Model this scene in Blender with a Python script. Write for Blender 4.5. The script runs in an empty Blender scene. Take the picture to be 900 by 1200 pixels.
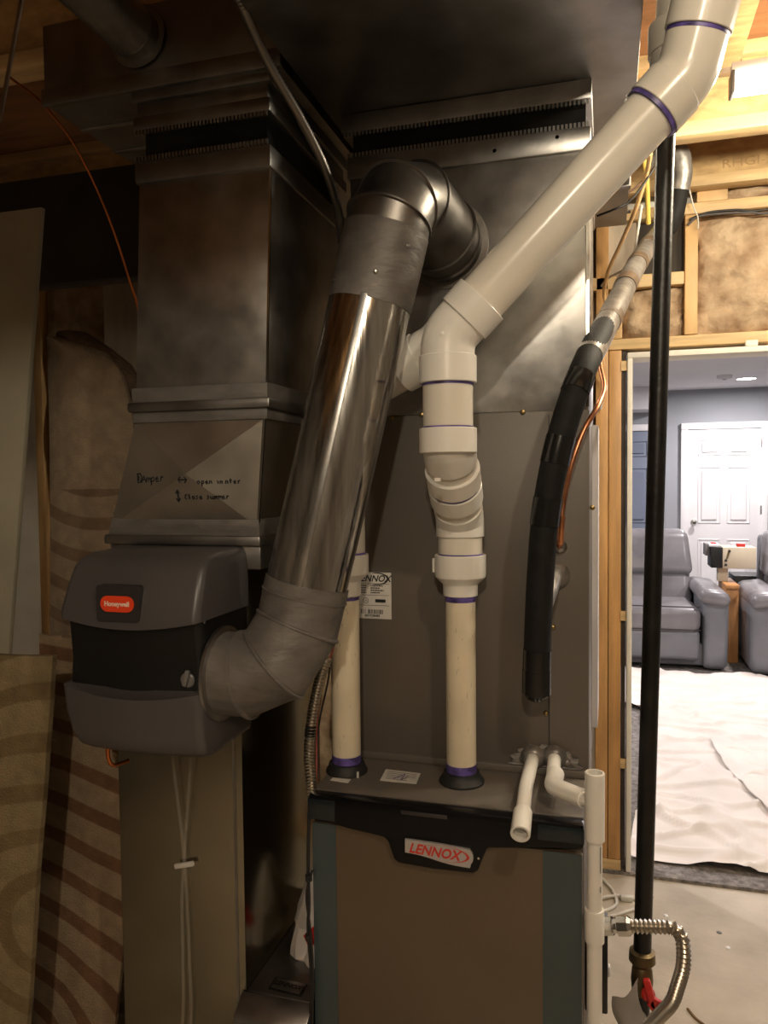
import bpy, bmesh, math, random
from mathutils import Vector, Matrix, noise
random.seed(7)
SC = bpy.context.scene
COL = SC.collection

# ---------------------------------------------------------------- camera
cd_ = bpy.data.cameras.new('camera'); cam = bpy.data.objects.new('camera', cd_); COL.objects.link(cam)
RX, UX, BX = [[0.960368, 0.278537, -0.010462], [-0.002113, 0.044807, 0.998993], [0.278726, -0.95938, 0.043619]]
m = Matrix.Identity(4)
for i in range(3):
    m[i][0] = RX[i]; m[i][1] = UX[i]; m[i][2] = BX[i]
m[0][3], m[1][3], m[2][3] = 0.0, 0.0, 1.48
cam.matrix_world = m
cd_.sensor_fit = 'HORIZONTAL'; cd_.sensor_width = 36.0; cd_.lens = 36.0; cd_.clip_start = 0.02
SC.camera = cam
# ---------------------------------------------------------------- world, exposure, large lights
w = bpy.data.worlds.new('world'); SC.world = w; w.use_nodes = True
w.node_tree.nodes['Background'].inputs[0].default_value = (1.0, 0.86, 0.72, 1)
w.node_tree.nodes['Background'].inputs[1].default_value = 0.02
SC.view_settings.view_transform = 'Standard'; SC.view_settings.look = 'None'
SC.view_settings.gamma = 1.0; SC.view_settings.use_curve_mapping = False
SC.view_settings.exposure = 0.55

def lamp(name, kind, loc, energy, color, size=0.1, rot=(0, 0, 0), sy=None, spot=None):
    d = bpy.data.lights.new(name, kind); d.energy = energy; d.color = color
    if kind == 'AREA':
        d.size = size
        if sy: d.shape = 'RECTANGLE'; d.size_y = sy
    else:
        d.shadow_soft_size = size
    o = bpy.data.objects.new(name, d); o.location = loc; o.rotation_euler = rot; COL.objects.link(o)
    return o
BULBS = [(0.45, 0.20, 2.42), (0.15, -1.20, 2.42)]
lamp('bulb_light', 'POINT', BULBS[0], 17, (1.0, 0.875, 0.67), 0.04)
lamp('bulb_light', 'POINT', BULBS[1], 48, (1.0, 0.875, 0.67), 0.04)
for x in (.42, .75, 1.08):
    lamp('tube_light', 'POINT', (x, 1.95, 2.325), 14, (1.0, 0.88, 0.66), 0.03)
DOWNLIGHTS = [(1.33, 8.39), (1.33, 6.2), (-1.3, 4.3), (2.5, 4.3), (-0.9, 6.6)]
for (x, y) in DOWNLIGHTS:
    lamp('downlight_light', 'AREA', (x, y, 2.405), 30, (1.0, 0.92, 0.92), 0.14)

# ---------------------------------------------------------------- helpers
def V(*a): return Vector(a)

class MB:
    def __init__(s): s.v = []; s.f = []
    def add(s, vs, fs):
        n = len(s.v); s.v += [tuple(q) for q in vs]; s.f += [tuple(i + n for i in q) for q in fs]; return s
    def box(s, x0, x1, y0, y1, z0, z1):
        return s.add([(x0,y0,z0),(x1,y0,z0),(x1,y1,z0),(x0,y1,z0),(x0,y0,z1),(x1,y0,z1),(x1,y1,z1),(x0,y1,z1)],
                     [(3,2,1,0),(4,5,6,7),(0,1,5,4),(1,2,6,5),(2,3,7,6),(3,0,4,7)])
    def hexa(s, b, t):   # bottom 4, top 4 points, both counter-clockwise from above
        return s.add(list(b) + list(t), [(3,2,1,0),(4,5,6,7),(0,1,5,4),(1,2,6,5),(2,3,7,6),(3,0,4,7)])
    def obox(s, c, sz, M):
        c = Vector(c); q = MB().box(-sz[0]/2, sz[0]/2, -sz[1]/2, sz[1]/2, -sz[2]/2, sz[2]/2)
        return s.add([tuple(c + M @ Vector(p)) for p in q.v], q.f)
    def bar(s, p, q, wx, wy, up=(0, 0, 1)):   # rectangular bar from p to q
        p = Vector(p); q = Vector(q); t = (q - p).normalized(); u = Vector(up)
        if abs(t.dot(u)) > .95: u = Vector((0, 1, 0))
        a = t.cross(u).normalized() * wx / 2; b = a.cross(t).normalized() * wy / 2
        vs = [o + x * a + y * b for o in (p, q) for x, y in ((-1,-1),(1,-1),(1,1),(-1,1))]
        return s.add(vs, [(3,2,1,0),(4,5,6,7),(0,1,5,4),(1,2,6,5),(2,3,7,6),(3,0,4,7)])
    def loft(s, rings, caps=True, closed=True):
        n = len(rings[0]); vs = [p for r in rings for p in r]; fs = []
        for i in range(len(rings) - 1):
            for j in range(n if closed else n - 1):
                k = (j + 1) % n
                fs.append((i*n+j, i*n+k, (i+1)*n+k, (i+1)*n+j))
        if caps: fs.append(tuple(range(n-1, -1, -1))); fs.append(tuple((len(rings)-1)*n + j for j in range(n)))
        return s.add(vs, fs)
    def tube(s, path, r, n=20, caps=True):
        P = [Vector(p) for p in path]; N = len(P)
        rf = r if callable(r) else (lambda i: r)
        t = (P[1] - P[0]).normalized(); u = Vector((0, 0, 1)) if abs(t.z) < .9 else Vector((0, -1, 0))
        a = t.cross(u).normalized(); rings = []
        for i in range(N):
            t = ((P[min(i+1, N-1)] - P[max(i-1, 0)])).normalized()
            a = (a - t * a.dot(t)).normalized(); b = t.cross(a)
            rr = rf(i)
            rings.append([P[i] + (a * math.cos(2*math.pi*k/n) + b * math.sin(2*math.pi*k/n)) * rr for k in range(n)])
        return s.loft(rings, caps)
    def cyl(s, p, q, r, r2=None, n=24):
        r2 = r if r2 is None else r2
        return s.tube([p, q], lambda i: (r, r2)[i], n)
    def lathe(s, base, axis, prof, n=24):   # prof: list of (radius, height)
        base = Vector(base); ax = Vector(axis).normalized()
        return s.tube_prof([base + ax * h for _, h in prof], [r for r, _ in prof], ax, n)
    def tube_prof(s, pts, rs, t, n):
        u = Vector((0, 0, 1)) if abs(t.z) < .9 else Vector((0, -1, 0)); a = t.cross(u).normalized(); b = t.cross(a)
        return s.loft([[p + (a*math.cos(2*math.pi*k/n) + b*math.sin(2*math.pi*k/n)) * r for k in range(n)] for p, r in zip(pts, rs)])
    def prism(s, poly, y0, y1):             # poly in X,Z, extruded along Y
        n = len(poly)
        vs = [(x, y0, z) for x, z in poly] + [(x, y1, z) for x, z in poly]
        return s.add(vs, [tuple(range(n)), tuple(range(2*n-1, n-1, -1))] + [(i, i+n, (i+1) % n + n, (i+1) % n) for i in range(n)])
    def build(s, name, mat, parent=None, smooth=35, bevel=0, seg=2, loc=None):
        org = Vector((0, 0, 0))
        if parent is not None: org = world_loc(parent)
        elif loc is not None: org = Vector(loc)
        me = bpy.data.meshes.new(name)
        me.from_pydata([tuple(Vector(p) - org) for p in s.v], [], s.f)
        bm = bmesh.new(); bm.from_mesh(me)
        bmesh.ops.recalc_face_normals(bm, faces=bm.faces)
        if bevel:
            ed = [e for e in bm.edges if len(e.link_faces) == 2 and e.calc_face_angle(0) > .5]
            bmesh.ops.bevel(bm, geom=ed, offset=bevel, segments=seg, profile=.5, affect='EDGES', clamp_overlap=True)
        bm.to_mesh(me); bm.free()
        if smooth:
            me.shade_smooth(); me.set_sharp_from_angle(angle=math.radians(smooth))
        if mat: me.materials.append(mat)
        o = bpy.data.objects.new(name, me); COL.objects.link(o)
        if parent is not None: o.parent = parent
        elif loc is not None: o.location = loc
        return o

ORG = {}
def world_loc(o):
    l = Vector((0, 0, 0))
    while o is not None: l = l + o.location; o = o.parent
    return l
def tag(o, label, cat, group=None):
    o['label'] = label; o['category'] = cat
    if group: o['group'] = group
    return o
def thing(name, loc, label, cat, group=None):
    o = bpy.data.objects.new(name, None); o.empty_display_size = .05; o.location = loc; COL.objects.link(o)
    return tag(o, label, cat, group)
def struct(o): o['kind'] = 'structure'; return o
def sroot(name, loc=(0, 0, 0)):
    o = bpy.data.objects.new(name, None); o.location = loc; COL.objects.link(o); return struct(o)

def bend(pts, rad, seg=8):
    """polyline with rounded corners"""
    P = [Vector(p) for p in pts]; out = [P[0]]
    for i in range(1, len(P) - 1):
        a, b, c = P[i-1], P[i], P[i+1]; u = (a - b).normalized(); v = (c - b).normalized()
        r = rad[i-1] if isinstance(rad, (list, tuple)) else rad
        ang = u.angle(v)
        if ang > 3.1: continue
        d = min(r / math.tan(ang / 2), (a - b).length * .49, (c - b).length * .49); r = d * math.tan(ang / 2)
        cen = b + (u + v).normalized() * (r / math.sin(ang / 2))
        p0 = b + u * d - cen; p1 = b + v * d - cen; tot = p0.angle(p1)
        for k in range(seg + 1):
            t = k / seg
            out.append(cen + (p0 * math.sin((1-t)*tot) + p1 * math.sin(t*tot)) / math.sin(tot))
    out.append(P[-1]); return out
def spline(pts, sub=8):
    P = [Vector(p) for p in pts]; P = [2*P[0]-P[1]] + P + [2*P[-1]-P[-2]]; out = []
    for i in range(1, len(P) - 2):
        for k in range(sub):
            t = k / sub; a, b, c, d = P[i-1:i+3]
            out.append(.5*((2*b) + (c-a)*t + (2*a-5*b+4*c-d)*t*t + (3*b-a-3*c+d)*t**3))
    out.append(P[-2]); return out
def resample(path, step):
    P = [Vector(p) for p in path]; out = [P[0]]; acc = 0
    for a, b in zip(P, P[1:]):
        L = (b - a).length
        if L == 0: continue
        while acc + step <= L + 1e-9:
            acc += step; out.append(a.lerp(b, acc / L))
        acc -= L
    return out
def along(path, d):
    for a, b in zip(path, path[1:]):
        L = (b - a).length
        if d <= L: return a.lerp(b, d / L), (b - a).normalized()
        d -= L
    return path[-1], (path[-1] - path[-2]).normalized()
def corrugated(path, r, pitch=.005, depth=.12, n=14):
    q = resample(path, pitch / 2)
    return MB().tube(q, lambda i: r * (1 + (depth if i % 2 else -depth) * .5), n)
def hose(name, label, cat, pts, r, mat, n=10, sub=8, group=None):
    o = MB().tube(spline(pts, sub), r, n).build(name, mat, None, 60, loc=tuple(pts[0]))
    return tag(o, label, cat, group)

def text_mb(body, size, M, bold=0.0, shear=0.0, sx=1.0, ext=.0006, align='CENTER'):
    c = bpy.data.curves.new('t', 'FONT'); c.body = body; c.size = size; c.shear = shear; c.offset = bold
    c.align_x = align; c.align_y = 'CENTER'; c.extrude = ext; c.resolution_u = 3
    o = bpy.data.objects.new('t', c); COL.objects.link(o)
    dg = bpy.context.evaluated_depsgraph_get(); me = o.evaluated_get(dg).to_mesh()
    vs = [M @ Vector((v.co.x * sx, v.co.y, v.co.z)) for v in me.vertices]; fs = [tuple(p.vertices) for p in me.polygons]
    o.evaluated_get(dg).to_mesh_clear(); bpy.data.objects.remove(o); bpy.data.curves.remove(c)
    q = MB(); q.add(vs, fs); return q
def face_front(x, y, z, tilt=0):   # text plane that faces -Y
    return Matrix.Translation((x, y, z)) @ Matrix.Rotation(math.radians(tilt), 4, 'Y') @ Matrix(((1,0,0,0),(0,0,-1,0),(0,1,0,0),(0,0,0,1)))

# ---------------------------------------------------------------- materials
MATS = {}
def nd(nt, t, **k):
    n = nt.nodes.new(t)
    for a, v in k.items(): setattr(n, a, v)
    return n
def mat(name, base, rough=.5, metal=0.0, var=.12, scale=8, bump=0.0, bscale=60, stretch=(1, 1, 1), rvar=0.0,
        base2=None, spec=.5, coat=0.0, alpha=1.0, trans=0.0, emit=None, estr=0.0, sheen=0.0):
    M = bpy.data.materials.new(name); M.use_nodes = True; nt = M.node_tree; b = nt.nodes['Principled BSDF']
    tc = nd(nt, 'ShaderNodeTexCoord'); mp = nd(nt, 'ShaderNodeMapping'); mp.inputs['Scale'].default_value = stretch
    nt.links.new(tc.outputs['Object'], mp.inputs[0])
    nz = nd(nt, 'ShaderNodeTexNoise'); nz.inputs['Scale'].default_value = scale; nz.inputs['Detail'].default_value = 5
    nt.links.new(mp.outputs[0], nz.inputs['Vector'])
    cr = nd(nt, 'ShaderNodeValToRGB'); c2 = base2 or tuple(max(0, c * (1 - 2 * var)) for c in base)
    c1 = base if base2 else tuple(min(1, c * (1 + var)) for c in base)
    cr.color_ramp.elements[0].position = .32; cr.color_ramp.elements[1].position = .68
    cr.color_ramp.elements[0].color = (*c2, 1); cr.color_ramp.elements[1].color = (*c1, 1)
    nt.links.new(nz.outputs[0], cr.inputs[0]); nt.links.new(cr.outputs[0], b.inputs['Base Color'])
    b.inputs['Roughness'].default_value = rough; b.inputs['Metallic'].default_value = metal
    b.inputs['Specular IOR Level'].default_value = spec; b.inputs['Coat Weight'].default_value = coat
    b.inputs['Alpha'].default_value = alpha; b.inputs['Transmission Weight'].default_value = trans
    if rvar:
        mr = nd(nt, 'ShaderNodeMapRange'); mr.inputs[3].default_value = max(.02, rough - rvar); mr.inputs[4].default_value = min(1, rough + rvar)
        nt.links.new(nz.outputs[0], mr.inputs[0]); nt.links.new(mr.outputs[0], b.inputs['Roughness'])
    if bump:
        n2 = nd(nt, 'ShaderNodeTexNoise'); n2.inputs['Scale'].default_value = bscale; n2.inputs['Detail'].default_value = 4
        nt.links.new(mp.outputs[0], n2.inputs['Vector'])
        bp = nd(nt, 'ShaderNodeBump'); bp.inputs['Strength'].default_value = bump; bp.inputs['Distance'].default_value = .01
        nt.links.new(n2.outputs[0], bp.inputs['Height']); nt.links.new(bp.outputs[0], b.inputs['Normal'])
    if emit:
        b.inputs['Emission Color'].default_value = (*emit, 1); b.inputs['Emission Strength'].default_value = estr
    MATS[name] = M; return M
def wave_mat(name, ca, cb, scale, dist, center, ztop=9.0, rough=.95, pos=(.25, .36), bump=.6):
    """carpet print: rings of darker pile around a point of the XZ plane, below the height ztop"""
    M = mat(name, ca, rough, 0, .1, 30, bump, 260); nt = M.node_tree; b = nt.nodes['Principled BSDF']
    tc = [n for n in nt.nodes if n.type == 'TEX_COORD'][0]
    mp = nd(nt, 'ShaderNodeMapping'); mp.inputs['Location'].default_value = (-center[0], 0, -center[1])
    nt.links.new(tc.outputs['Object'], mp.inputs[0])
    wv = nd(nt, 'ShaderNodeTexWave'); wv.wave_type = 'RINGS'; wv.rings_direction = 'Y'
    wv.inputs['Scale'].default_value = scale; wv.inputs['Distortion'].default_value = dist
    wv.inputs['Detail'].default_value = 1.0; wv.inputs['Detail Scale'].default_value = .5
    nt.links.new(mp.outputs[0], wv.inputs['Vector'])
    cr = nd(nt, 'ShaderNodeValToRGB'); cr.color_ramp.elements[0].position = pos[0]; cr.color_ramp.elements[1].position = pos[1]
    cr.color_ramp.elements[0].color = (*cb, 1); cr.color_ramp.elements[1].color = (1, 1, 1, 1)
    nt.links.new(wv.outputs[1], cr.inputs[0])
    sp = nd(nt, 'ShaderNodeSeparateXYZ'); nt.links.new(tc.outputs['Object'], sp.inputs[0])
    lt_ = nd(nt, 'ShaderNodeMath', operation='LESS_THAN'); lt_.inputs[1].default_value = ztop; nt.links.new(sp.outputs[2], lt_.inputs[0])
    mx = nd(nt, 'ShaderNodeMix'); mx.data_type = 'RGBA'; mx.blend_type = 'MULTIPLY'
    nt.links.new(lt_.outputs[0], mx.inputs[0])
    old = b.inputs['Base Color'].links[0].from_socket
    nt.links.new(old, mx.inputs[6]); nt.links.new(cr.outputs[0], mx.inputs[7]); nt.links.new(mx.outputs[2], b.inputs['Base Color'])
    return M

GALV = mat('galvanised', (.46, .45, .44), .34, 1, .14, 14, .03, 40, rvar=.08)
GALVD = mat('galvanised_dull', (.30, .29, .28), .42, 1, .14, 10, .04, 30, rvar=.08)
GALVS = mat('galvanised_shiny', (.66, .64, .61), .14, 1, .16, 14, .06, 16, (5, 5, .25), rvar=.08)  # lengthwise colour streaks imitate reflected surroundings on the round pipe
FOIL = mat('mastic_tape', (.17, .155, .142), .55, .35, .13, 14, .25, 26, (1, 1, 2.5), rvar=.12)
DUCTD = mat('elbow_steel', (.21, .195, .18), .40, 1, .18, 12, .05, 30, rvar=.1)
GREY = mat('cabinet_grey', (.118, .101, .085), .48, 0, .06, 5, .04, 220)
GREYD = mat('furnace_grey', (.115, .083, .053), .30, 0, .06, 3, .03, 200)
FILM = mat('film_edge', (.048, .068, .073), .26, 0, .08, 3)
FILMD = mat('film_on_black', (.008, .015, .021), .2, 0, .1, 4)
BLACKG = mat('black_gloss', (.004, .004, .005), .25, 0, .1, 5, spec=.25)
BLACK = mat('black_plastic', (.005, .005, .005), .4, 0, .1, 8)
RUBBER = mat('black_rubber', (.012, .012, .012), .6, 0, .1, 20)
FOAM = mat('foam_sleeve', (.009, .009, .009), .7, 0, .2, 40, .1, 120, spec=.25)
TAPEB = mat('black_tape', (.010, .010, .010), .18, 0, .1, 20)
TAPES = mat('silver_tape', (.24, .225, .21), .38, .5, .22, 25, .2, 60)
TAPEBR = mat('brown_tape', (.13, .09, .06), .4, .2, .2, 25)
PVC = mat('pvc_white', (.70, .66, .585), .22, 0, .035, 6)
PVCC = mat('pvc_fitting', (.75, .725, .675), .28, 0, .02, 6)
PVCY = mat('pvc_cream', (.71, .63, .475), .38, 0, .06, 9)
PURPLE = mat('purple_primer', (.115, .08, .31), .4, 0, .35, 40)
COPPER = mat('copper', (.62, .27, .14), .30, 1, .2, 14)
COPPERD = mat('copper_wire', (.70, .22, .07), .35, 1, .1, 14)
BRASS = mat('brass', (.38, .27, .12), .35, 1, .2, 20)
BRASSD = mat('brass_dull', (.20, .15, .08), .45, 1, .2, 20)
CHROME = mat('chrome', (.72, .70, .66), .15, 1, .08, 14)
STEEL = mat('steel_hose', (.50, .46, .40), .30, 1, .1, 14)
IRON = mat('black_iron', (.010, .009, .0085), .38, .25, .3, 30, .08, 90)
RED = mat('red_paint', (.55, .025, .02), .38, 0, .1, 14)
HUMG = mat('humidifier_grey', (.072, .066, .068), .36, 0, .04, 4)
HONR = mat('badge_red', (.80, .06, .015), .4, 0, .02, 4, emit=None)
DARKP = mat('dark_plastic', (.03, .026, .026), .4, 0, .05, 4)
GREYP = mat('grey_plastic', (.16, .15, .145), .4, 0, .05, 4)
WHITEP = mat('white_paint', (.80, .79, .79), .4, 0, .02, 3)
LABELW = mat('label_paper', (.60, .57, .53), .5, 0, .05, 30)
INK = mat('ink', (.012, .011, .012), .5, 0, 0, 5)
INKG = mat('ink_grey', (.16, .15, .15), .5, 0, 0, 5)
INKP = mat('ink_purple', (.13, .09, .22), .5, 0, .3, 60)
SILVER = mat('badge_silver', (.50, .49, .49), .32, .4, .03, 5)
REDL = mat('logo_red', (.58, .04, .025), .4, 0, .03, 5)
WOOD = mat('stud_pine', (.66, .42, .19), .55, 0, .16, 7, .08, 40, (1.5, 6, .5))
WOODX = mat('plate_pine', (.70, .49, .25), .55, 0, .14, 7, .08, 40, (.5, 6, 6))
WOODD = mat('stud_orange', (.60, .33, .125), .5, 0, .16, 7, .08, 40, (3, 6, .4))
OSB = mat('osb', (.66, .45, .21), .6, 0, .2, 16, .12, 30, (1, 1, 2.2), base2=(.40, .25, .11))
PLYR = mat('subfloor_ply', (.36, .17, .075), .6, 0, .15, 5, .1, 20, (1, 6, 1))
SHEATH = mat('sheathing', (.34, .21, .11), .7, 0, .2, 6, .1, 20, (.6, 1, 6))
INSUL = mat('fibreglass', (.56, .42, .28), .95, 0, .2, 11, 1.0, 30, base2=(.28, .18, .105))
FOUND = mat('foundation', (.20, .182, .16), .85, 0, .12, 3, .1, 20)
CONC = mat('concrete', (.56, .495, .40), .7, 0, .10, 5.0, .12, 40, base2=(.41, .36, .29))
CARPF = mat('carpet_pile', (.30, .27, .25), 1.0, 0, .25, 45, 1.0, 220)
GWALL = mat('grey_wall', (.32, .335, .36), .8, 0, .03, 2)
WCEIL = mat('white_ceiling', (.72, .71, .73), .85, 0, .02, 2)
DRYW = mat('drywall_edge', (.80, .77, .70), .8, 0, .05, 6)
BLUED = mat('blue_door', (.17, .20, .27), .5, 0, .03, 3)
LEATH = mat('grey_leather', (.185, .175, .185), .30, 0, .12, 5, .12, 12, rvar=.08)
LEATHB = mat('leather_front', (.17, .172, .19), .34, 0, .10, 5, .10, 12)
TABLEW = mat('table_wood', (.52, .25, .09), .45, 0, .12, 5, 0, 10, (6, 6, .6))
CREAMB = mat('cream_box', (.62, .53, .38), .55, 0, .05, 5)
CLOTH = mat('drop_cloth', (.76, .70, .645), .9, 0, .06, 3.5, .15, 9)
PLASTIC = mat('clear_plastic', (.20, .175, .155), .18, 0, .05, 6, alpha=.78)
YELLOW = mat('yellow_cable', (.72, .52, .12), .45, 0, .1, 20)
PEACH = mat('tan_cable', (.75, .48, .22), .4, 0, .1, 20)
WHITEC = mat('white_cable', (.68, .65, .58), .5, 0, .1, 20)
BLACKC = mat('black_cable', (.014, .013, .013), .45, 0, .1, 20)
REDC = mat('red_cable', (.30, .07, .05), .45, 0, .1, 20)
BOARD = mat('grey_board', (.34, .31, .23), .85, 0, .08, 4)
LIGHTB = mat('pale_plank', (.48, .40, .31), .75, 0, .12, 5, .1, 20, (3, 3, .5))
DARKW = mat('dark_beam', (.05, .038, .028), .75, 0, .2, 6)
CARPA = wave_mat('carpet_waves', (.33, .245, .165), (.66, .58, .54), 3.6, 2.0, (.05, 1.80), 1.46)
CARPA2 = mat('carpet_backing', (.16, .105, .07), .95, 0, .2, 30, .5, 150)
CARPB = wave_mat('carpet_leaf', (.33, .24, .15), (.56, .40, .33), 3.6, 1.2, (-.16, .10))
CARPC = wave_mat('carpet_gold', (.27, .205, .11), (.72, .66, .58), 3.0, 9.0, (.1, .5))
GLOW = mat('lamp_glow', (1, .95, .88), .5, 0, 0, 5, emit=(1, .93, .82), estr=14)
GLOWT = mat('tube_glow', (1, .95, .88), .5, 0, 0, 5, emit=(1, .93, .78), estr=9)
TRANSW = mat('white_bag', (.66, .62, .60), .4, 0, .1, 8, .3, 14)
FLEXC = mat('canvas_connector', (.012, .011, .010), .85, 0, .2, 20)

# ---------------------------------------------------------------- setting: utility room
CE = 2.68
YW = 2.93
struct(MB().box(-2.8, 2.4, -3.0, YW + .02, -.12, 0).build('floor', CONC))
struct(MB().box(-2.9, -2.8, -3.1, 3.05, -.12, CE).build('wall_left', FOUND))
struct(MB().box(2.4, 2.5, -3.1, 3.05, -.12, CE).build('wall_right', FOUND))
struct(MB().box(-2.8, 2.4, -3.1, -3.0, -.12, CE).build('wall_front', FOUND))
struct(MB().box(-2.9, 2.5, -3.1, 3.05, CE, CE + .03).build('ceiling', PLYR))

# I-joists along X: flanges and OSB web
def ijoist(y, x0, x1):
    r = sroot('trim_1', (x0, y, 2.44))
    MB().box(x0, x1, y - .032, y + .032, 2.44, 2.478).build('bottom_flange', WOODX, r, bevel=.003)
    MB().box(x0, x1, y - .032, y + .032, 2.642, 2.68).build('top_flange', WOODX, r, bevel=.003)
    MB().box(x0, x1, y - .006, y + .006, 2.478, 2.642).build('web', OSB, r)
    return r
for y in (2.40, 1.55, .75, -.05, -.85, -1.65): ijoist(y, -2.79, 2.39)
rim = sroot('trim_2', (-.03, 2.88, 2.44))
MB().box(-2.79, 2.39, 2.90, 2.93, 2.50, 2.68).build('rim_board', OSB, rim)
MB().box(-.02, 2.39, 2.868, 2.93, 2.468, 2.506).build('rim_flange', WOODX, rim, bevel=.003)
q = text_mb('RHGI-25T MEE', .042, face_front(.54, 2.899, 2.545, -1.0), ext=.0003, sx=1.25)
q.build('stamp', mat('stamp_ink', (.42, .27, .12), .7), rim)
blk = sroot('trim_3', (.31, 2.0, 2.6))
MB().box(.282, .345, 1.60, 2.365, 2.60, 2.678).build('blocking', WOOD, blk, bevel=.003)
MB().box(.275, .352, 2.345, 2.366, 2.585, 2.655).build('hanger', GALV, blk)
MB().cyl((.36, 2.1, 2.67), (.36, 2.1, 2.682), .006).build('nail', CHROME, blk)

# stud wall with the doorway
wb = sroot('wall_back', (0, YW, 0))
JX = .078           # left face of the drywall edge of the doorway
def lum(x0, x1, z0, z1, m=WOOD, name='stud', y0=YW, y1=YW + .09, bv=.003):
    return MB().box(x0, x1, y0, y1, z0, z1).build(name, m, wb, bevel=bv)
lum(-2.79, 2.39, 2.395, 2.433, WOODX, 'top_plate')
lum(.30, .40, 2.433, 2.50, WOOD, 'block')
lum(-.040, .004, .05, 2.395, WOODD); lum(.006, .050, .05, 1.935, WOODD)
lum(-.06, .052, 0, .05, WOODX, 'bottom_plate')
lum(.006, 2.39, 1.937, 1.975, WOODX, 'header')
lum(.262, .305, 1.977, 2.393, WOOD)
lum(-.30, .260, 2.155, 2.200, WOODX, 'block')
lum(.02, .052, 1.977, 2.153, WOOD, 'cripple')
lum(.85, .888, 1.977, 2.393, WOOD, 'cripple')
lum(.46, .50, 1.925, 1.945, DRYW, 'shim', YW - .004, YW + .02)
for x in (-.45, -.86, -1.27, -1.68, -2.09, -2.5):
    lum(x, x + .04, .04, 2.395, WOOD)
lum(-2.79, -.06, 0, .04, WOODX, 'bottom_plate')
lum(-.29, -.045, 2.205, 2.39, SHEATH, 'sheet', YW + .03, YW + .05, 0)
lum(-.04, .10, 2.205, 2.39, LIGHTB, 'sheet', YW + .02, YW + .04, 0)
lum(.09, .262, 2.205, 2.39, DARKW, 'sheet', YW + .05, YW + .07, 0)
MB().box(-2.79, 2.39, YW + .092, YW + .105, 1.93, 2.5).build('sheathing_panel', DRYW, wb)
MB().box(-2.79, .05, YW + .092, YW + .105, 0, 1.93).build('sheathing_panel', DRYW, wb)
def batt(x0, x1, z0, z1, thick=.05, seed=0):
    nx = max(6, int((x1 - x0) / .018)); nz = max(6, int((z1 - z0) / .018)); rows = []
    for j in range(nz + 1):
        row = []
        for i in range(nx + 1):
            u = i / nx; v = j / nz
            e = min(1, 6 * min(u, 1 - u)) ** .5 * min(1, 6 * min(v, 1 - v)) ** .5
            n_ = noise.noise(V(u * 4 + seed, v * 4, seed)) * .05 + noise.noise(V(u * 11 + seed, v * 11, seed + 3)) * .030 + noise.noise(V(u * 26, v * 26, seed)) * .014
            wob = .022 * noise.noise(V(seed, v * 6, 1))
            row.append((x0 + (x1 - x0) * u + (wob if i in (0, nx) else 0), YW + .055 - e * (thick + n_), z0 + (z1 - z0) * v))
        rows.append(row)
    MB().loft(rows, False, False).build('insulation_batt', INSUL, wb, 180)
batt(.300, .86, 1.965, 2.395, .060, 3); batt(.885, 1.5, 1.965, 2.395, .055, 9)
batt(.050, .262, 1.972, 2.158, .045, 5); batt(-.30, -.04, 1.6, 2.158, .045, 15)
batt(.40, .86, 2.433, 2.50, .03, 21)
for k, x in enumerate((-.82, -1.23, -1.64, -2.05, -2.46)):
    batt(x, x + .37, .05, 2.39, .03, 30 + k)
MB().box(-2.10, -1.86, YW - .03, YW - .005, .1, 2.34).build('plank', LIGHTB, wb)
# doorway drywall edge
dj = sroot('trim_4', (JX, YW, 0))
MB().box(.070, .088, YW - .012, YW + .118, .015, 1.903).build('jamb', DRYW, dj, bevel=.002)
MB().box(.070, 1.6, YW - .012, YW + .118, 1.903, 1.923).build('head_jamb', DRYW, dj, bevel=.002)
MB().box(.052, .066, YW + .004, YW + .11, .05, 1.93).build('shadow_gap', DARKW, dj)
for z in (1.86, .95, .40):
    MB().box(.048, .072, YW - .004, YW + .02, z, z + .035).build('shim', WOODX, dj)

# ---------------------------------------------------------------- setting: finished room beyond
YF = 9.3
struct(MB().box(-3.0, 4.0, YW - .01, YF, -.10, .012).build('floor', CARPF)).name = 'floor'
struct(MB().box(-3.0, 4.0, YW + .12, YF + .1, 2.44, 2.47).build('ceiling', WCEIL))
struct(MB().box(-3.0, 4.0, YF, YF + .1, 0, 2.44).build('wall_back', GWALL))
struct(MB().box(-3.1, -3.0, YW + .1, YF + .1, 0, 2.47).build('wall_left', GWALL))
struct(MB().box(4.0, 4.1, YW + .1, YF + .1, 0, 2.47).build('wall_right', GWALL))
struct(MB().box(1.62, 4.0, YW + .106, YW + .13, 0, 2.44).build('wall_front', GWALL))
struct(MB().box(-3.0, .05, YW + .106, YW + .13, 0, 2.44).build('wall_front', GWALL))
struct(MB().box(-3.0, .60, YF - .5, YF - .001, 2.20, 2.439).build('trim_5', WCEIL))
MBD = lambda: MB()
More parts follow.
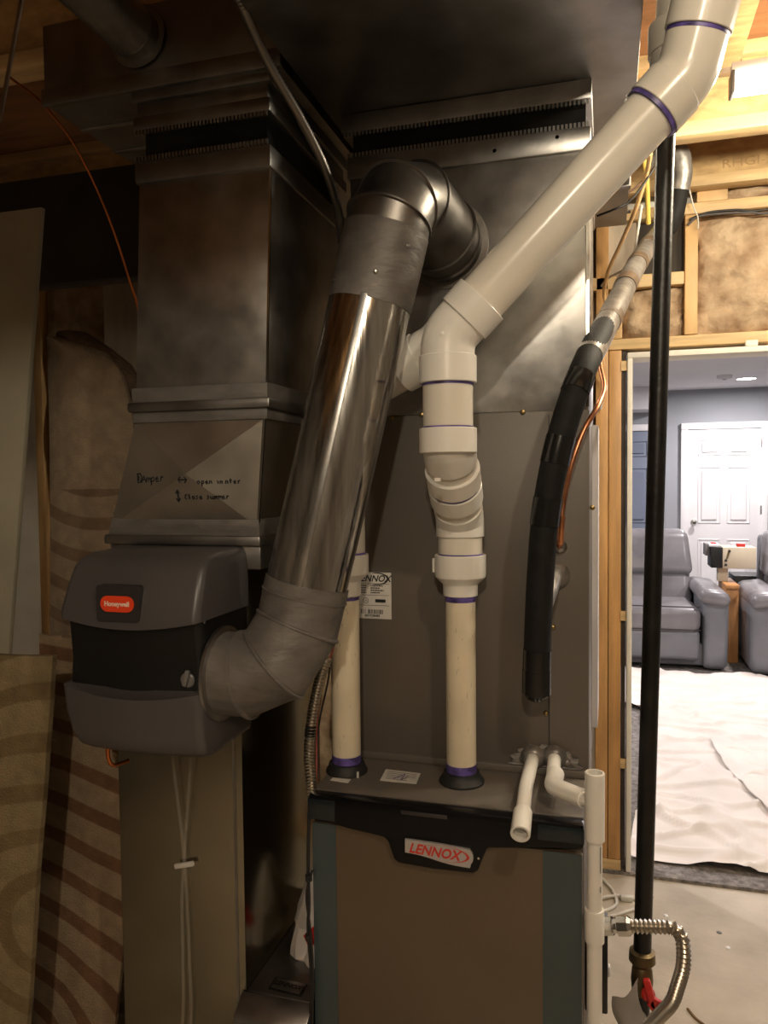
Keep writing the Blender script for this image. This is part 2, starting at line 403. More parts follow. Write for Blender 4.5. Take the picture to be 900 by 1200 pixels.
def panel_door(name, x0, x1, z1, m, knob=True):
    y = YF
    r = sroot(name, (x0, y, 0))
    MB().box(x0, x1, y - .040, y - .005, .02, z1).build('leaf', m, r, bevel=.002)
    w_ = x1 - x0; cx = [(x0 + w_ * .14, x0 + w_ * .455), (x0 + w_ * .545, x0 + w_ * .86)]
    for a, b in cx:
        for z0, zz in ((z1 * .075, z1 * .385), (z1 * .475, z1 * .79), (z1 * .855, z1 * .945)):
            p = MB()     # raised panel with a sunken moulding
            p.loft([[(a, y - .041, z0), (b, y - .041, z0), (b, y - .041, zz), (a, y - .041, zz)],
                    [(a + .012, y - .030, z0 + .012), (b - .012, y - .030, z0 + .012), (b - .012, y - .030, zz - .012), (a + .012, y - .030, zz - .012)]], False)
            o = MB().box(a + .035, b - .035, y - .056, y - .039, z0 + .035, zz - .035).build('door_panel', m, r, bevel=.012, seg=1)
            for (c0, c1, d0, d1) in ((a, b, z0, z0 + .012), (a, b, zz - .012, zz), (a, a + .012, z0, zz), (b - .012, b, z0, zz)):
                MB().box(c0, c1, y - .050, y - .039, d0, d1).build('moulding', m, r, bevel=.005, seg=1)
    t = .075
    MB().box(x0 - t, x0, y - .055, y - .001, 0, z1 + .005).build('casing', WHITEP, r, bevel=.006)
    MB().box(x1, x1 + t, y - .055, y - .001, 0, z1 + .005).build('casing', WHITEP, r, bevel=.006)
    MB().box(x0 - t, x1 + t, y - .055, y - .001, z1 + .006, z1 + .08).build('head_casing', WHITEP, r, bevel=.006)
    if knob:
        k = MB().lathe((x0 + .065, y - .04, .955), (0, -1, 0), [(.032, 0), (.032, .008), (.012, .012), (.012, .035), (.026, .045), (.030, .058), (.022, .070), (.004, .073)])
        k.build('knob', CHROME, r)
    for z in (.25, 1.05, 1.78):
        MB().box(x1 - .004, x1 + .012, y - .060, y - .038, z, z + .09).build('hinge', CHROME, r)
    return r
panel_door('door_1', .875, 1.62, 1.985, WHITEP)
panel_door('door_2', -.20, .55, 1.985, BLUED, False)
struct(MB().box(.64, .80, YF - .016, YF - .001, .012, .10).build('baseboard_back', WHITEP))
struct(MB().box(1.70, 3.9, YF - .016, YF - .001, .012, .10).build('baseboard_right', WHITEP))
for i, (x, y) in enumerate(DOWNLIGHTS):
    lb = ['round recessed ceiling light shining above the white door', 'recessed ceiling light over the recliners', 'recessed ceiling light just inside the doorway',
          'recessed ceiling light to the right of the doorway', 'recessed ceiling light left of the recliners'][i]
    t = thing('recessed_light', (x, y, 2.44), lb, 'ceiling light', 'recessed lights of the finished room')
    MB().lathe((x, y, 2.44), (0, 0, -1), [(.105, 0), (.105, .004), (.085, .010), (.085, .002)], 32).build('trim_ring', WHITEP, t)
    MB().lathe((x, y, 2.4385), (0, 0, -1), [(.083, 0), (.083, .006), (.03, .009)], 32).build('lens', GLOW, t)
t = thing('smoke_detector', (1.09, 8.1, 2.44), 'white smoke detector on ceiling near the recessed light', 'smoke detector')
MB().lathe((1.09, 8.1, 2.44), (0, 0, -1), [(.07, 0), (.07, .012), (.062, .03), (.05, .036), (.0, .038)], 28).build('cover', WCEIL, t)
MB().lathe((1.09, 8.1, 2.402), (0, 0, -1), [(.02, 0), (.018, .004), (0, .005)], 16).build('button', GREYP, t)

# ---------------------------------------------------------------- supply trunk, plenum, coil, furnace
FX0, FX1, FY, FZ = -.563, -.039, 1.40, .862
TZ = 2.262
t = thing('supply_trunk_duct', (-.26, 1.2, TZ), 'wide dull galvanised trunk duct overhead along the ceiling', 'duct')
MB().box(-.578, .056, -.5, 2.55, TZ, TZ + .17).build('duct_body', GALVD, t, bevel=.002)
for y in (.35, 1.02, 2.2):
    MB().box(-.582, .060, y, y + .030, TZ - .005, TZ + .172).build('drive_cleat', GALVD, t, bevel=.002)
t = thing('supply_plenum', (-.29, 1.85, 1.617), 'galvanised supply plenum above the grey coil cabinet', 'duct')
MB().box(-.535, -.036, 1.606, 2.12, 1.6145, 2.135).build('plenum_body', GALV, t, bevel=.002)
MB().box(-.540, -.032, 1.600, 2.125, 2.125, 2.172).build('top_strip', GALV, t, bevel=.003)
MB().box(-.530, -.042, 1.615, 2.11, 2.165, 2.240).build('canvas_connector', FLEXC, t)
MB().box(-.552, -.030, 1.597, 2.13, 2.222, 2.262).build('collar', GALV, t, bevel=.003)
def teeth(x0, x1, y, z, n, up, parent, m):
    q = MB(); w_ = (x1 - x0) / n
    for i in range(n):
        a = x0 + i * w_
        q.box(a + w_ * .22, a + w_ * .78, y - .002, y + .003, z - (.0 if up else .009), z + (.009 if up else .0))
    o = q.build('crimp_teeth', m, parent, 0); o['kind'] = 'stuff'; return o
teeth(-.540, -.034, 1.602, 2.171, 62, True, t, GALV); teeth(-.548, -.034, 1.600, 2.223, 62, False, t, GALV)
MB().bar((-.0375, 1.602, 1.62), (-.0375, 1.602, 2.13), .006, .006).build('corner_seam', GALVS, t)
for p in ((-0.097, 1.605, 2.157), (-0.222, 1.605, 2.146)):
    MB().cyl(p, (p[0], p[1] - .005, p[2]), .006, .004).build('rivet', GALV, t)

t = thing('coil_cabinet', (-.29, 1.85, .862), 'grey evaporator coil cabinet standing on top of the furnace', 'coil cabinet')
MB().box(-.555, -.034, 1.60, 2.125, .866, 1.614).build('cabinet_body', GREY, t, bevel=.003)
MB().box(-.557, -.032, 1.593, 2.127, .8625, .878).build('bottom_flange', GREY, t, bevel=.002)
MB().box(-.0335, -.0200, 1.88, 2.12, .88, 1.600).build('side_bounce', mat('bounce_white', (.70, .70, .75), .5, 0, .05, 8), t)  # pale board paints far-room bounce light onto the galvanised side
for (z0, z1) in ((.88, 1.105), (1.125, 1.30), (1.33, 1.606)):
    MB().box(-.1145, -.1125, 1.5975, 1.601, z0, z1).build('panel_seam', DARKP, t)
for p in ((-0.166, 1.6, 1.613), (-0.1, 1.6, 1.611), (-0.052, 1.6, 1.609), (-0.12, 1.6, 0.991), (-0.445, 1.6, 1.61), (-0.379, 1.6, 1.615), (-0.028, 1.6, 1.417), (-0.106, 1.6, 1.171)):
    MB().lathe(p, (0, -1, 0), [(.0055, 0), (.0055, .002), (.0042, .004), (.001, .005)], 10).build('screw', BRASS, t)
# sticker
lx0, lz1 = (-0.531, 1.6, 1.275)[0], (-0.531, 1.6, 1.275)[2]
lx1, lz0 = (-0.45, 1.6, 1.173)[0], (-0.45, 1.6, 1.173)[2]
lz1 = lz1 + .000; LW = lx1 - lx0; LH = lz1 - lz0
st = MB().box(lx0, lx1, 1.5990, 1.6000, lz0, lz1).build('rating_label', LABELW, t, bevel=.0004)
yl = 1.5987
def lt(s, size, u, v, **k): return text_mb(s, size, face_front(lx0 + LW * u, yl, lz1 - LH * v), ext=.0002, **k)
lt('LENNOX', .020, .50, .135, bold=.0004, shear=.3, sx=.95).build('label_logo', INK, st)
arc = MB()
for k in range(16):
    a0 = -1.9 + k * .24; a1 = a0 + .24; wd = .0012 + .0024 * max(0, math.cos((a0 + a1) / 2 * .8))
    c = (lx0 + LW * .58, lz1 - LH * .135); e = lambda a, r: (c[0] + (LW * .30 + r) * math.cos(a), yl, c[1] + (.0115 + r) * math.sin(a))
    arc.add([e(a0, 0), e(a1, 0), e(a1, wd), e(a0, wd)], [(0, 1, 2, 3)])
arc.build('label_swoosh', INK, st)
q = MB()
rr = random.Random(3)
for v in (.245, .49, .71):
    q.box(lx0 + LW * .06, lx0 + LW * .95, yl - .0002, yl, lz1 - LH * v - .0004, lz1 - LH * v + .0004)
for v in (.285, .335, .385, .435):
    for (u0, u1) in ((.08, .30), (.42, .80 - rr.random() * .15)):
        u = u0
        while u < u1:
            d = .02 + rr.random() * .05
            q.box(lx0 + LW * u, lx0 + LW * min(u + d, u1), yl - .0002, yl, lz1 - LH * v - .0014, lz1 - LH * v + .0012); u += d + .012
for k in range(34):
    u = .14 + k * .0185
    if rr.random() < .8: q.box(lx0 + LW * u, lx0 + LW * (u + .006 + rr.random() * .009), yl - .0002, yl, lz1 - LH * .895, lz1 - LH * .80)
q.box(lx0 + LW * .55, lx0 + LW * .84, yl - .0002, yl, lz1 - LH * .645, lz1 - LH * .575)
q.build('label_print', INK, st)['kind'] = 'stuff'
lt('6017C06405', .0066, .46, .935, bold=.0002).build('label_number', INK, st)
ring = MB()
for k in range(20):
    a0, a1 = k * math.pi / 10, (k + 1) * math.pi / 10; c = (lx0 + LW * .28, lz1 - LH * .61)
    e = lambda a, r: (c[0] + r * math.cos(a), yl, c[1] + r * math.sin(a))
    ring.add([e(a0, .0055), e(a1, .0055), e(a1, .0065), e(a0, .0065)], [(0, 1, 2, 3)])
ring.build('approval_ring', INK, st); lt('UL', .0065, .28, .61).build('approval_letters', INK, st)

# furnace
t = thing('furnace', (-.30, 1.75, 0), 'grey gas furnace cabinet with black top trim and red logo badge', 'furnace')
MB().box(FX0, FX1, FY + .012, 2.13, .02, FZ).build('cabinet', GREY, t, bevel=.003)
MB().box(FX0 + .002, FX1 - .002, FY - .004, FY + .013, .05, .800).build('front_door', GREYD, t, bevel=.004)
MB().box(FX0 + .003, FX0 + .052, FY - .0052, FY - .0035, .05, .800).build('film_strip', FILM, t)
MB().box(FX1 - .072, FX1 - .003, FY - .0052, FY - .0035, .05, .800).build('film_strip', FILM, t)
def fz(px, py): return None
P_ = [(-0.561, 1.4, 0.863), (-0.039, 1.4, 0.86), (-0.039, 1.4, 0.817), (-0.105, 1.4, 0.809), (-0.211, 1.4, 0.797), (-0.219, 1.4, 0.777), (-0.229, 1.4, 0.749), (-0.239, 1.4, 0.745), (-0.313, 1.4, 0.743), (-0.38, 1.4, 0.746), (-0.39, 1.4, 0.751), (-0.402, 1.4, 0.785), (-0.41, 1.4, 0.793), (-0.483, 1.4, 0.801), (-0.562, 1.4, 0.818)]
poly = [(p[0], p[2]) for p in P_]
poly[0] = (FX0 - .001, FZ - .002); poly[1] = (FX1 + .001, FZ - .002)
poly[2] = (FX1 + .001, poly[2][1]); poly[-1] = (FX0 - .001, poly[-1][1])
tr = MB().prism(poly, FY - .016, FY + .014).build('top_trim', BLACKG, t, 30, bevel=.005)
MB().box(FX0 - .0015, FX0 + .055, FY - .0167, FY - .0158, .812, .853).build('film_patch', FILMD, tr, bevel=.0003)
MB().box(FX1 - .080, FX1 + .0015, FY - .0167, FY - .0158, poly[2][1] + .008, .853).build('film_patch', FILMD, tr, bevel=.0003)
MB().box(-.375, -.285, FY - .018, FY + .01, .842, .850).build('latch_lip', DARKP, tr, bevel=.002)
# badge
B0 = (-0.304, 1.384, 0.778)
bx, bz = B0[0], B0[2]
top = []; bot = []
BW, BH = .062, .019
pts = []
for k in range(13):
    u = k / 12; pts.append((bx - BW + 2 * BW * u, bz + BH * (1.0 - .25 * u * u)))
for a in range(1, 6):
    th = math.pi / 2 - a * math.pi / 6; pts.append((bx + BW - .004 + .010 * math.cos(th), bz - .001 + .015 * math.sin(th)))
for k in range(13):
    u = 1 - k / 12; pts.append((bx - BW + 2 * BW * u, bz - BH * (.30 + .78 * (1 / (1 + math.exp(-7 * (u - .45)))))))
bd = MB().prism(pts, FY - .0215, FY - .015).build('badge', SILVER, tr, 30)
text_mb('LENNOX', .0258, face_front(bx - .006, FY - .0222, bz + .0015, 2.5), ext=.0004, shear=.28, bold=.0007, sx=.92).build('badge_letters', REDL, bd)
arc = MB()
for k in range(30):
    a0 = 2.4 - k * .155; a1 = a0 - .155; md = (a0 + a1) / 2; wd = .0009 + .0042 * max(0, math.cos(md)) ** 2
    cx_, cz_ = bx + .012, bz + .001
    e = lambda a, r: (cx_ + (.044 + r) * math.cos(a), FY - .0224, cz_ + (.0148 + r * .4) * math.sin(a) - .035 * (0.044 * math.cos(a)))
    arc.add([e(a0, 0), e(a1, 0), e(a1, wd), e(a0, wd)], [(0, 1, 2, 3)])
arc.build('badge_swoosh', REDL, bd)
MB().lathe((bx + .077, FY - .0155, bz - .002), (0, -1, 0), [(.0025, 0), (.0025, .002), (.001, .003)], 8).build('trim_screw', CHROME, tr)
# labels on the furnace top
c = [(-0.45, 1.542, 0.864), (-0.373, 1.538, 0.864), (-0.369, 1.483, 0.864), (-0.445, 1.481, 0.864)]
tl = MB().hexa([(x, y, .8622) for x, y, z in (c[3], c[2], c[1], c[0])], [(x, y, .8632) for x, y, z in (c[3], c[2], c[1], c[0])]).build('top_label', LABELW, t)
q = MB(); o0, ou, ov = Vector(c[0]), Vector(c[1]) - Vector(c[0]), Vector(c[3]) - Vector(c[0])
for v in (.15, .3, .45, .6, .75):
    a, b = (.1, .92) if v < .5 else (.12, .5 + .3 * v)
    pp = [o0 + ou * a + ov * v, o0 + ou * b + ov * v, o0 + ou * b + ov * (v + .05), o0 + ou * a + ov * (v + .05)]
    q.add([(p.x, p.y, .8634) for p in pp], [(0, 1, 2, 3)])
q.build('label_lines', INKG, tl)['kind'] = 'stuff'
q = MB()
pp = [o0 + ou * .35 + ov * .75, o0 + ou * .6 + ov * .25, o0 + ou * .55 + ov * .8, o0 + ou * .7 + ov * .45]
q.tube([(p.x, p.y, .8636) for p in pp], .0012, 6).build('signature', INKP, tl)
c = [(-0.543, 1.47, 0.864), (-0.504, 1.471, 0.864), (-0.504, 1.452, 0.864), (-0.544, 1.456, 0.864)]
tl2 = MB().hexa([(x, y, .8622) for x, y, z in (c[3], c[2], c[1], c[0])], [(x, y, .8632) for x, y, z in (c[3], c[2], c[1], c[0])]).build('top_label', LABELW, t)
p = (-0.494, 1.485, 0.862)
MB().cyl((p[0], p[1], .862), (p[0], p[1], .874), .0025).build('cable_pin', LABELW, t)

# ---------------------------------------------------------------- PVC vent pipes
def collar(p, d, L, r, m, parent, name='coupling', rim=.0035):
    p = Vector(p); d = Vector(d).normalized()
    return MB().lathe(p, d, [(r - rim, 0), (r - .0012, 0), (r, .0012), (r, L - .0012), (r - .0012, L), (r - rim, L)], 40).build(name, m, parent, 25)
def pring(p, d, L, r, parent): 
    return MB().lathe(p, d, [(r, 0), (r, L)], 36).build('primer_ring', PURPLE, parent)
VX, VY = -.283, 1.52
R2, R3 = .0302, .0445
t = thing('exhaust_vent_pipe', (VX, VY, FZ), 'white plastic exhaust pipe rising from furnace centre, then slanting right', 'vent pipe')
MB().cyl((VX, VY, FZ + .012), (VX, VY, 1.262), R2, n=36).build('lower_pipe', PVCY, t)
MB().lathe((VX, VY, FZ), (0, 0, 1), [(.046, 0), (.046, .004), (.040, .012), (.037, .016), (.036, .022), (.031, .023)], 36).build('rubber_boot', RUBBER, t)
pring((VX, VY, FZ + .023), (0, 0, 1), .016, R2 + .0008, t)
pring((VX, VY, 1.232), (0, 0, 1), .012, R2 + .0008, t)
MB().lathe((VX, VY, 1.243), (0, 0, 1), [(.031, 0), (.0345, .001), (.0350, .022), (.036, .024), (.0505, .038), (.0515, .042), (.0515, .082), (.050, .083), (.046, .083)], 44).build('reducer', PVCC, t, 30)
MB().box(VX - .0545, VX - .050, VY - .012, VY - .004, 1.290, 1.318).build('reducer_lug', PVCC, t)
pring((VX, VY, 1.325), (0, 0, 1), .0035, R3 + .0012, t)
MX, MY = -.272, 1.35
A0 = Vector((VX, VY, 1.300)); A1 = Vector((VX, VY, 1.395)); A2 = Vector((MX, MY, 1.545)); A3 = Vector((MX, MY, 1.729))
A4 = Vector((.122, MY, 2.123)); A5 = Vector((.150, 1.325, 2.235)); A6 = Vector((.158, 1.318, 2.62))
body = bend([A0, A1, A2, A3, A4, A5, A6], [.075, .075, .085, .09, .2], 10)
MB().tube(body, R3, 40).build('upper_pipe', PVC, t, 60)
dA = (A2 - A1).normalized()
# 45 degree elbows of the offset
k = MB().tube(bend([A1 + V(0, 0, -.032), A1, A1 + dA * .045], .06, 8), R3 + .0035, 40).build('elbow', PVCC, t, 40)
pm = (A1 + A2) / 2
collar(pm - dA * .045, dA, .040, R3 + .0068, PVCC, t); pring(pm - dA * .007, dA, .007, R3 + .0030, t); collar(pm + dA * .002, dA, .040, R3 + .0068, PVCC, t)
k = MB().tube(bend([A2 - dA * .05, A2, A2 + V(0, 0, .022)], .06, 8), R3 + .0035, 40).build('elbow', PVCC, t, 40)
collar((MX, MY, 1.524), (0, 0, 1), .044, R3 + .0068, PVCC, t); pring((MX, MY, 1.568), (0, 0, 1), .0030, R3 + .0012, t)
MB().box(MX - .014, MX - .004, MY - R3 - .0055, MY - R3 - .003, 1.474, 1.480).build('mould_mark', PVCC, t)
# lower elbow of the diagonal
dD = (A4 - A3).normalized()
collar((MX, MY, 1.647), (0, 0, 1), .048, R3 + .0068, PVCC, t); pring((MX, MY, 1.643), (0, 0, 1), .004, R3 + .0014, t)
MB().tube(bend([A3 + V(0, 0, -.05), A3, A3 + dD * .05], .07, 10), R3 + .0035, 40).build('elbow', PVCC, t, 40)
collar(A3 + dD * .042, dD, .046, R3 + .0068, PVCC, t)
MB().lathe(A3 + V(.0, -R3 - .002, -.002), (0, -1, 0), [(.004, 0), (.004, .002), (.002, .0025)], 12).build('mould_mark', PVCC, t)
# upper elbow
dU = (A5 - A4).normalized()
pring(A4 - dD * .078, dD, .007, R3 + .0045, t)
collar(A4 - dD * .071, dD, .045, R3 + .0068, PVC, t)
MB().tube(bend([A4 - dD * .055, A4, A4 + dU * .055], .07, 10), R3 + .004, 40).build('elbow', PVC, t, 40)
pring(A4 + dU * .055, dU, .006, R3 + .0045, t)
collar(A4 + dU * .061, dU, .05, R3 + .0075, PVC, t)
rr = random.Random(11)
def scuffs(parent, cx, cy, r, z0, z1, n, m):
    q = MB()
    for _ in range(n):
        a = -math.pi / 2 + rr.uniform(-1.1, 1.1); z = rr.uniform(z0, z1); L = rr.uniform(.004, .014); wd = rr.uniform(.03, .05)
        vs = [(cx + (r + .0003) * math.cos(a + s), cy + (r + .0003) * math.sin(a + s), zz) for s, zz in ((-wd * .4, z), (wd * .3, z + L * .2), (wd * .4, z + L), (0, z + L * .8))]
        q.add(vs, [(0, 1, 2, 3)])
    o = q.build('scuff_mark', m, parent, 0); o['kind'] = 'stuff'; return o
SCUFF = mat('scuff', (.16, .11, .075), .7, 0, .2, 50)
scuffs(t, VX, VY, R2, .92, 1.22, 22, SCUFF)

SX, SY = -.528, 1.515
t = thing('intake_vent_pipe', (SX, SY, FZ), 'white plastic intake pipe partly hidden behind the slanted metal duct', 'vent pipe')
MB().cyl((SX, SY, FZ + .012), (SX, SY, 1.27), R2, n=36).build('lower_pipe', PVCY, t)
MB().lathe((SX, SY, FZ), (0, 0, 1), [(.044, 0), (.044, .004), (.039, .012), (.037, .020), (.031, .021)], 36).build('rubber_boot', RUBBER, t)
pring((SX, SY, FZ + .021), (0, 0, 1), .016, R2 + .0008, t); pring((SX, SY, 1.228), (0, 0, 1), .006, R2 + .0008, t)
MB().lathe((SX, SY, 1.236), (0, 0, 1), [(.031, 0), (.0345, .001), (.0350, .030), (.036, .032), (.0500, .046), (.0510, .050), (.0510, .086), (.050, .087), (.046, .087)], 44).build('reducer', PVCC, t, 30)
pring((SX, SY, 1.323), (0, 0, 1), .004, R3 + .001, t)
S0 = Vector((SX, SY, 1.29)); S1 = Vector((SX, SY, 1.640)); SM = Vector((-0.32, 1.485, 1.734)); S2 = Vector((0.119, 1.455, 2.164)); S3 = Vector((S2.x + .02, 1.45, 2.62))
MB().tube(bend([S0, S1, SM, S2, S3], [.085, .08, .09], 10), R3, 36).build('upper_pipe', PVC, t, 60)
dS = (SM - S1).normalized(); dT = (S2 - SM).normalized()
MB().tube(bend([S1 + V(0, 0, -.07), S1, S1 + dS * .07], .07, 10), R3 + .0035, 36).build('elbow', PVCC, t, 40)
MB().tube(bend([SM - dS * .06, SM, SM + dT * .06], .07, 10), R3 + .0035, 36).build('elbow', PVCC, t, 40)
collar(SM - dS * .085, dS, .048, R3 + .0065, PVCC, t); collar(SM + dT * .04, dT, .048, R3 + .0065, PVCC, t); collar(S1 + V(0, 0, -.095), (0, 0, 1), .048, R3 + .0065, PVCC, t)
MB().tube(bend([S2 - dT * .08, S2, S2 + V(0, 0, .08)], .07, 10), R3 + .0045, 36).build('elbow', PVC, t, 40)
collar(S2 + V(0, 0, .045), (0, 0, 1), .05, R3 + .0075, PVC, t); collar(S2 - dT * .075, dT, .05, R3 + .0065, PVC, t)
scuffs(t, SX, SY, R2, .90, 1.22, 22, SCUFF)

# ---------------------------------------------------------------- return duct drop with offset fitting
t = thing('return_trunk_duct', (-.87, 1.9, 2.27), 'dark return trunk duct end above the left duct drop', 'duct')
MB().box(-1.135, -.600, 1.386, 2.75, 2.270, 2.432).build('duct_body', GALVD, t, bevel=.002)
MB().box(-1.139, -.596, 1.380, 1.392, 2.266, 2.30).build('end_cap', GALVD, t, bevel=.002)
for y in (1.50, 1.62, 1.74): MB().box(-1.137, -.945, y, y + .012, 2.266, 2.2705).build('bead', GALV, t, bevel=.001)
t = thing('return_duct_drop', (-.86, 1.6, 0), 'galvanised rectangular return duct drop with handwriting on offset fitting', 'duct')
DY0, DY1 = 1.40, 1.84
for k, (z0, z1, e) in enumerate(((2.245, 2.270, .012), (2.215, 2.247, .004), (2.190, 2.218, .010))):
    MB().box(-.918 - e, -.634 + e, DY0 - e, DY1 + e, z0, z1).build('collar_rib', GALVD, t, bevel=.005)
MB().box(-.912, -.640, DY0 + .012, DY1 - .01, 2.118, 2.195).build('canvas_connector', FLEXC, t)
teeth(-.925, -.628, DY0 - .010, 2.190, 38, False, t, GALV); teeth(-.925, -.628, DY0 - .010, 2.128, 38, True, t, GALV)
MB().box(-.928, -.625, DY0 - .008, DY1 + .008, 2.085, 2.130).build('top_strip', GALVD, t, bevel=.006)
MB().hexa([(-.942, DY0, 1.655), (-.646, DY0, 1.655), (-.646, DY1, 1.655), (-.942, DY1, 1.655)],
          [(-.922, DY0, 2.088), (-.630, DY0, 2.088), (-.630, DY1, 2.088), (-.922, DY1, 2.088)]).build('upper_duct', GALV, t, bevel=.002)
MB().bar((-.6455, DY0 + .0015, 1.66), (-.6295, DY0 + .0015, 2.085), .004, .004).build('corner_seam', GALVS, t)
MB().box(-.955, -.634, DY0 - .014, DY1 + .014, 1.622, 1.642).build('cleat_flange', GALVD, t, bevel=.004)
MB().box(-.948, -.641, DY0 - .006, DY1 + .006, 1.640, 1.672).build('mastic_band', FOIL, t, bevel=.002)
MB().box(-.948, -.643, DY0 - .005, DY1 + .005, 1.600, 1.624).build('mastic_band', FOIL, t, bevel=.002)
zt, zb = 1.602, 1.385
tx0, tx1, bx0, bx1 = -.944, -.650, -1.010, -.668
q = MB()
cc = ((tx0 + tx1 + bx0 + bx1) / 4, DY0 - .020, (zt + zb) / 2)
q.add([(tx0, DY0, zt), (tx1, DY0, zt), (bx1, DY0, zb), (bx0, DY0, zb), cc, (tx0, DY1, zt), (tx1, DY1, zt), (bx1, DY1, zb), (bx0, DY1, zb)],
      [(0, 1, 4), (1, 2, 4), (2, 3, 4), (3, 0, 4), (1, 6, 7, 2), (0, 3, 8, 5), (5, 8, 7, 6), (0, 5, 6, 1), (3, 2, 7, 8)])
off = q.build('offset_fitting', mat('galv_clean', (.56, .53, .48), .36, 1, .08, 10, .02, 40, rvar=.06), t, 0)
MB().bar((tx1 - .001, DY0, zt), (bx1 - .001, DY0, zb), .005, .005).build('corner_seam', GALVS, t)
MB().hexa([(bx0 - .006, DY0 - .003, 1.366), (bx1 + .004, DY0 - .003, 1.366), (bx1 + .004, DY1, 1.366), (bx0 - .006, DY1, 1.366)],
          [(bx0 + .004, DY0 - .003, 1.402), (bx1 + .002, DY0 - .003, 1.402), (bx1 + .002, DY1, 1.402), (bx0 + .004, DY1, 1.402)]).build('mastic_band', FOIL, t, bevel=.002)
MB().box(-1.020, -.660, DY0 - .012, DY1 + .01, 1.348, 1.368).build('cleat_flange', GALVD, t, bevel=.004)
MB().box(-1.012, -.665, DY0, DY1, 1.30, 1.350).build('lower_collar', GALVD, t, bevel=.002)
LD0, LD1 = -1.008, -.714
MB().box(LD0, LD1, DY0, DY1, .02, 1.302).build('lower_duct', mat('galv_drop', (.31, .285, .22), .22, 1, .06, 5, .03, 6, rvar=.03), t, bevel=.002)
MB().bar((LD1 - .018, DY0 - .001, .05), (LD1 - .018, DY0 - .001, 1.0), .006, .002).build('edge_seam', GALVD, t)
# handwriting: strokes drawn on the offset fitting (unit box letters)
GL = {'D': [[(.15, 0), (.1, 1), (.0, .9), (.5, 1), (.8, .6), (.6, .1), (.15, 0)], [(.3, .75), (.3, .2)]],
      'A': [[(0, 0), (.4, .7), (.75, 0)], [(.15, .3), (.6, .3)]], 'm': [[(0, 0), (.1, .5), (.3, .5), (.35, 0), (.45, .45), (.65, .45), (.75, 0)]],
      'p': [[(.1, .45), (.1, -.35)], [(.1, .4), (.5, .5), (.5, .1), (.1, .05)]], 'e': [[(0, .25), (.5, .28), (.35, .5), (.05, .3), (.2, 0), (.55, .1)]],
      'r': [[(.1, 0), (.15, .5)], [(.15, .35), (.5, .5)]], 'o': [[(.3, .5), (0, .3), (.2, 0), (.5, .2), (.3, .5)]], 'n': [[(0, 0), (.1, .5), (.4, .45), (.5, 0)]],
      'w': [[(0, .5), (.15, 0), (.35, .4), (.5, 0), (.75, .5)]], 'i': [[(.15, .45), (.15, 0)]], 't': [[(.2, .8), (.2, .05)], [(0, .5), (.5, .52)]],
      'c': [[(.5, .7), (.15, .6), (.05, .2), (.4, 0)]], 'l': [[(.15, .75), (.15, 0)]], 's': [[(.45, .5), (.1, .4), (.4, .2), (.05, .02)]],
      'u': [[(0, .45), (.1, .02), (.4, .05), (.45, .45), (.5, 0)]], '-': [[(0, .4), (1, .4)], [(.25, .65), (0, .4), (.25, .15)], [(.75, .65), (1, .4), (.75, .15)]],
      '|': [[(.4, 0), (.4, 1)], [(.15, .7), (.4, 1), (.65, .7)], [(.15, .3), (.4, 0), (.65, .3)]]}
def fy(x, z):   # depth of the cross-broken face at x, z
    u = abs(z - cc[2]) / ((zt - zb) / 2); xm = cc[0] + (z - cc[2]) / (zt - zb) * ((tx0 + tx1) / 2 - (bx0 + bx1) / 2)
    v = abs(x - xm) / .155
    return DY0 - .020 * max(0, 1 - max(u, v)) - .0006
def scribble(word, x, z, size, adv, name, slope=0.0):
    q = MB()
    for ch in word:
        if ch in GL:
            for stroke in GL[ch]:
                pts = [(x + a * size * .8, z + b * size) for a, b in stroke]
                q.tube([(a, fy(a, b), b) for a, b in pts], .0015, 6)
        x += adv; z += slope
    return q.build(name, INK, off, 60)
p = (-0.94, 1.395, 1.476); scribble('DAmper', p[0], p[2], .020, .0118, 'handwriting', .0006)
p = (-0.836, 1.395, 1.472); scribble('-', p[0], p[2], .024, .02, 'arrow_mark')
p = (-0.793, 1.395, 1.473); scribble('open winter', p[0], p[2], .013, .0084, 'handwriting')
p = (-0.848, 1.395, 1.437); scribble('|', p[0], p[2], .024, .02, 'arrow_mark')
p = (-0.825, 1.395, 1.442); scribble('close summer', p[0], p[2], .014, .0083, 'handwriting')

t = thing('vinyl_tube', (-.93, 1.394, .3), 'clear vinyl drain tube hanging down the lower left duct', 'hose')
VIN = mat('clear_vinyl', (.62, .58, .50), .15, 0, .05, 6, alpha=.10)
MB().tube(spline([(-0.867, 1.385, 0.919), (-0.859, 1.388, 0.829), (-0.85, 1.392, 0.728), (-0.85, 1.393, 0.677), (-0.856, 1.393, 0.59), (-0.857, 1.393, 0.461), (-0.865, 1.393, 0.301), (-.925, 1.393, .05)], 8), .0036, 12).build('tube', VIN, t, 60)
MB().tube(spline([(-0.821, 1.385, 0.923), (-0.831, 1.388, 0.832), (-0.844, 1.392, 0.729), (-0.846, 1.393, 0.677), (-0.844, 1.393, 0.592), (-0.841, 1.393, 0.464), (-0.845, 1.393, 0.305), (-.905, 1.393, .05)], 8), .0036, 12).build('tube', VIN, t, 60)  # second strand models the tube's reflection in the duct face
p0, p1 = Vector((-0.867, 1.388, 0.673)), Vector((-0.823, 1.388, 0.685))
MB().bar(p0, p1, .010, .008, (0, -1, 0)).build('cable_tie', LABELW, t, bevel=.002)

